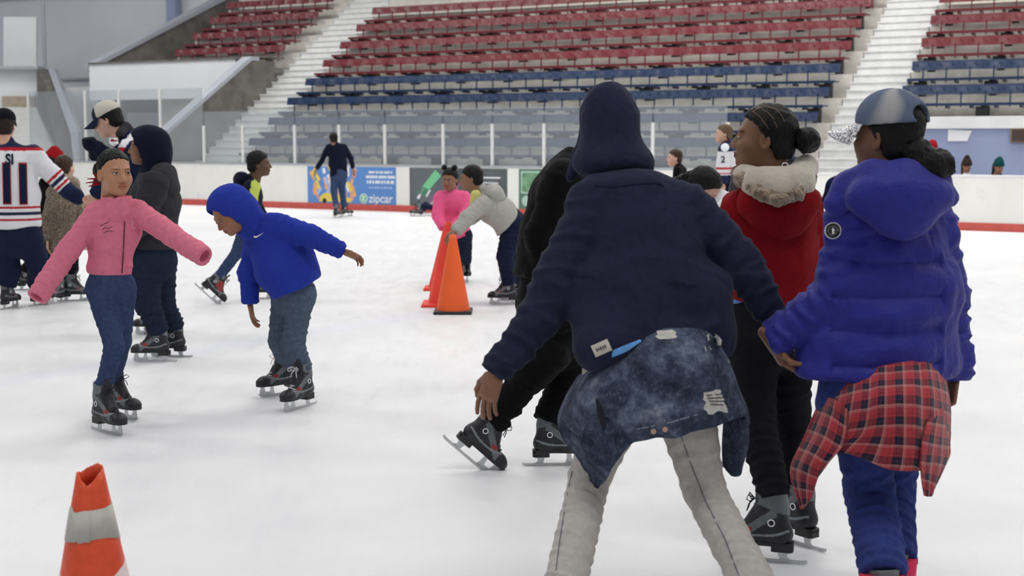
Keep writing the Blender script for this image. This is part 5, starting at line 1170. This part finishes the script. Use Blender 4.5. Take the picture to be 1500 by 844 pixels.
decal('number_2', text_mesh('2', .11, .002), m_navpants, A18['top'], place_on(1059, 234, 16.0), A18['root'], 1, .006)
decal('shoulder_badge', disc(.05), m_bwhite, A18['top'], place_on(1062, 216, 16.0), A18['root'], 1, .008)
A19 = person('person with dark hair in black jacket seen over the navy hoodie shoulder', 18.0,
    dict(hip=(1004, 300, 0), neck=(992, 242, 0), head=(988, 231, 0), shL=(992, 250, -.15), shR=(1000, 250, .15), elL=(988, 275, -.2), wrL=(980, 290, -.2), elR=(1004, 275, .2), wrR=(1000, 290, .2), knL=(996, 335, -.05), knR=(1006, 335, .1)),
    dict(L=('G', 996, 371, -80, 0), R=('G', 1006, 370, -80, 0)), -85, m_blackc, dict(mat=m_blackj), SKIN_L, s=.85, h=.016, hair='short', hairm=m_hairb if 'm_hairb' in globals() else m_hair, seed=101, headfwd=-95, skset=SKF, hands=(), rough_head=.95)
A20 = person('person in dark grey jacket hunched between the two jerseys and the fur collar', 9.0,
    dict(hip=(1108, 340, 0), waist=(1100, 300, 0), neck=(1098, 262, 0), head=(1112, 262, 0), shL=(1086, 266, -.12), shR=(1090, 262, .15), elL=(1092, 310, -.15), wrL=(1100, 340, -.15), elR=(1100, 310, .15), wrR=(1110, 340, .15), knL=(1110, 420, 0), knR=(1118, 420, .1)),
    dict(L=('G', 1105, 525, 80, 0), R=('G', 1115, 522, 80, 0)), 85, m_gcoat, dict(mat=m_blackj), SKIN_T, s=.85, h=.014, hair='short', seed=103, headfwd=85, skset=SKF, hands=(), rough_head=.9)

# ---- people on the players' bench (seated behind the boards)
def seated(label, px, py, Y, mat, hatm, pom=None, hd=200, skin=SKIN_M, seed=110, drop=0, col=None, hair='long'):
    c_ = P(px, py, Y); m_px = Y / F; f_ = lambda dx, dz: (px + dx / m_px, py - dz / m_px)
    J = dict(hip=(*f_(0, -.62), .15), neck=(*f_(0, -.15), .03), head=(px, py, 0), shL=(*f_(-.17, -.24), .02), shR=(*f_(.17, -.24), .02), elL=(*f_(-.20, -.46), -.1), wrL=(*f_(-.08, -.52), -.25), elR=(*f_(.20, -.46), -.1), wrR=(*f_(.08, -.52), -.25))
    a = person(label, Y, J, {}, hd, mat, dict(mat=m_blackj), skin, s=.95, h=.016, hair=hair, seed=seed, headfwd=(hd, -15), hands=('L', 'R'), topcol=col, tw=.12)
    if hatm is not None: beanie(c_, a['A'], 1.02, .012, hatm, a['root'], pom)
    c = a['j']['hip']; V, Q = [], []
    return a
seated('person in black vest over white sleeves and brown beanie on the bench, facing the rink', 1416, 243, 23.9, m_jersey, m_beabr, (0, -.02, .15), seed=113, hd=185,
    col=lambda V, j, up, sd: np.where((np.abs(np.abs(V[:, 0] - j['neck'][0]) - .12) < .04)[:, None], np.array(lin((24, 24, 30))), WHT))
seated('person in teal beanie with pompom and dark teal jacket at right end of bench', 1463, 244, 23.5, cloth('jacket_teal', lin((28, 56, 58))), m_beatl, (-.03, -.07, .12), seed=114, hd=175)
seated('dark-haired person in black jacket on the bench beside the blue coat shoulder', 1378, 243, 24.1, m_blackc, None, seed=115, hd=180)
seated('person in dark red beanie highest of those on the bench, right of the ponytail', 1366, 217, 25.0, m_blackc, m_beared, seed=116, hd=180)
bb = empty('players_bench', R(17.5, 1.5, 0), RA); tag(bb, 'long plain bench behind the rink boards under the blue wall', 'bench')
mb = MB(); mb.box(15.2, 21, 1.75, 2.15, .40, .45); mb.build('seat', m_post, bb, RM, bevel=.01)
for s_ in (15.5, 17.3, 19.1, 20.8): mb = MB(); mb.box(s_, s_ + .08, 1.8, 2.1, 0, .40); mb.build('leg', m_rail, bb, RM)

# ================================================================ cones
m_cone, nt, b = newmat('cone_orange'); setp(b, Roughness=.45, Subsurface_Weight=.0); f = noise(nt, 7, 6, rough=.7)
nt.links.new(ramp(nt, f, [(.35, lin((206, 66, 34))), (.6, lin((232, 84, 44))), (.8, lin((190, 70, 48)))]), b.inputs['Base Color'])
m_coner = plain('cone_red_orange', lin((236, 66, 48)), .5, var=.08); m_coneo = plain('cone_bright_orange', lin((238, 96, 34)), .5, var=.05)
m_tape = plain('tape_grey', lin((186, 184, 176)), .5, var=.14, vs=14)
def cone(label, base, Hc, rb, rt, mat, basem, bsz=.19, tilt=(0, 0), group=None, jag=False, square=True):
    root = empty('traffic_cone', tuple(base)); tag(root, label, 'cone', group)
    n = 48; rr = random.Random(3); v = []; rows = 16
    jg = [0] * n
    if jag:
        key = [(0, -.002), (5, .006), (10, .008), (14, 0), (20, -.012), (28, -.004), (33, -.028), (36, -.040), (40, -.028), (44, -.010), (48, -.002)]
        for i in range(n):
            for (a_, va), (b_, vb) in zip(key, key[1:]):
                if a_ <= i <= b_: jg[i] = va + (vb - va) * (i - a_) / (b_ - a_) + rr.uniform(-.0015, .0015)
    for side in (0, 1):
        for k in range(rows + 1):
            t = k / rows; r = rb + (rt - rb) * t - (.004 if side else 0)
            for i in range(n):
                a_ = 2 * math.pi * i / n; z = .025 + (Hc - .025) * t + (jg[i] * t ** 6 if jag else 0); lx, ly = tilt[0] * z, tilt[1] * z
                v.append((base[0] + r * math.cos(a_) + lx, base[1] + r * math.sin(a_) + ly, z))
    f = []; S = (rows + 1) * n
    for k in range(rows):
        for i in range(n):
            a_, b_ = k * n + i, k * n + (i + 1) % n; f.append((a_, b_, b_ + n, a_ + n)); f.append((S + a_ + n, S + b_ + n, S + b_, S + a_))
    for i in range(n): a_, b_ = rows * n + i, rows * n + (i + 1) % n; f.append((a_, b_, S + b_, S + a_))
    link('cone_body', mesh_from(v, f, True), mat, root)
    mb = MB(); 
    if square: mb.box(base[0] - bsz, base[0] + bsz, base[1] - bsz, base[1] + bsz, .0, .028)
    else: mb.prism([(base[0] + bsz * math.cos(t), base[1] + bsz * math.sin(t)) for t in np.linspace(0, 2 * math.pi, 33)[:-1]], 0, .026, lambda a, p, q: (p, q, a))
    mb.build('base', basem, root, bevel=.008)
    return root
def band(root, base, Hc, rb, rt, z0, z1, a0, a1, mat, edge, name='tape', lift=.0015, n=40):
    rr = random.Random(int(z0 * 1000)); v = []
    for i in range(n + 1):
        a_ = a0 + (a1 - a0) * i / n
        for zz_ in (z0 + edge(i / n, 0) + rr.uniform(-.001, .001), z1 + edge(i / n, 1) + rr.uniform(-.001, .001)):
            for l in (lift, -.0005):
                r = rb + (rt - rb) * (zz_ - .025) / (Hc - .025) + l; v.append((base[0] + r * math.cos(a_), base[1] + r * math.sin(a_), zz_))
    f = []
    for i in range(n):
        a_ = 4 * i; f += [(a_, a_ + 4, a_ + 6, a_ + 2), (a_ + 3, a_ + 7, a_ + 5, a_ + 1), (a_ + 2, a_ + 6, a_ + 7, a_ + 3), (a_ + 1, a_ + 5, a_ + 4, a_)]
    link(name, mesh_from(v, f, True), mat, root)
b0 = P(131, 1038, 3.6); b0 = np.array([P(131, 760, 3.6)[0], 3.62, 0]); Hc0 = float(P(130, 690, 3.6)[2])
c0 = cone('worn orange traffic cone with torn open top and grey tape, nearest in the corner', b0, Hc0, .150, .036, m_cone, m_black, .19, jag=True)
D_ = math.pi / 180
band(c0, b0, Hc0, .150, .036, Hc0 - .193, Hc0 - .105, 255 * D_, 405 * D_, m_tape, lambda t, u: (.012 * math.sin(t * 5) if u == 0 else .008 * t))
band(c0, b0, Hc0, .150, .036, Hc0 - .190, Hc0 - .110, 150 * D_, 282 * D_, m_tape, lambda t, u: .004 * math.sin(t * 9) + (.016 * math.exp(-((t - .52) / .09) ** 2) if u else 0), lift=.003)
m_tape2 = plain('tape_pale', lin((226, 206, 204)), .5, var=.10, vs=14)
band(c0, b0, Hc0, .150, .036, Hc0 - .42, Hc0 - .285, 150 * D_, 390 * D_, m_tape2, lambda t, u: (-.05 * math.exp(-((t - .5) / .16) ** 2) + .03 * max(0, t - .7) / .3) if u else 0)
cb = G(664, 458); top_ = P(662, 342, 11.75)
cone('orange cone with black base nearest of three behind, held by the grey hooded boy', cb, .70, .150, .028, m_coneo, m_black, .17)
cb = G(650, 447); cone('red-orange cone directly behind the black-based cone', cb, .78, .150, .030, m_coner, m_coner, .20, tilt=(.06, 0))
cb = G(644, 424); cone('red-orange cone farthest back, under the hot pink girl hands', cb, .70, .120, .028, m_coner, m_coner, .16, tilt=(.12, 0))

# side seams of the pale grey jeans
m_seam = plain('seam_dark', lin((84, 88, 104)), .8)
ztube([(998, 640), (1012, 680), (1034, 735), (1062, 790), (1082, 843)], 3.3, A14['legs'], r14, m_seam, 'side_seam', .0016, .0006)
ztube([(838, 690), (828, 740), (820, 790), (814, 836)], 3.3, A14['legs'], r14, m_seam, 'side_seam', .0014, .0006)
ztube([(972, 272), (960, 268), (930, 270), (900, 274), (870, 272)], 3.6, A14['top'], r14, cloth('rib_navy', lin((28, 31, 54))), 'neck_seam', .003, .0006)
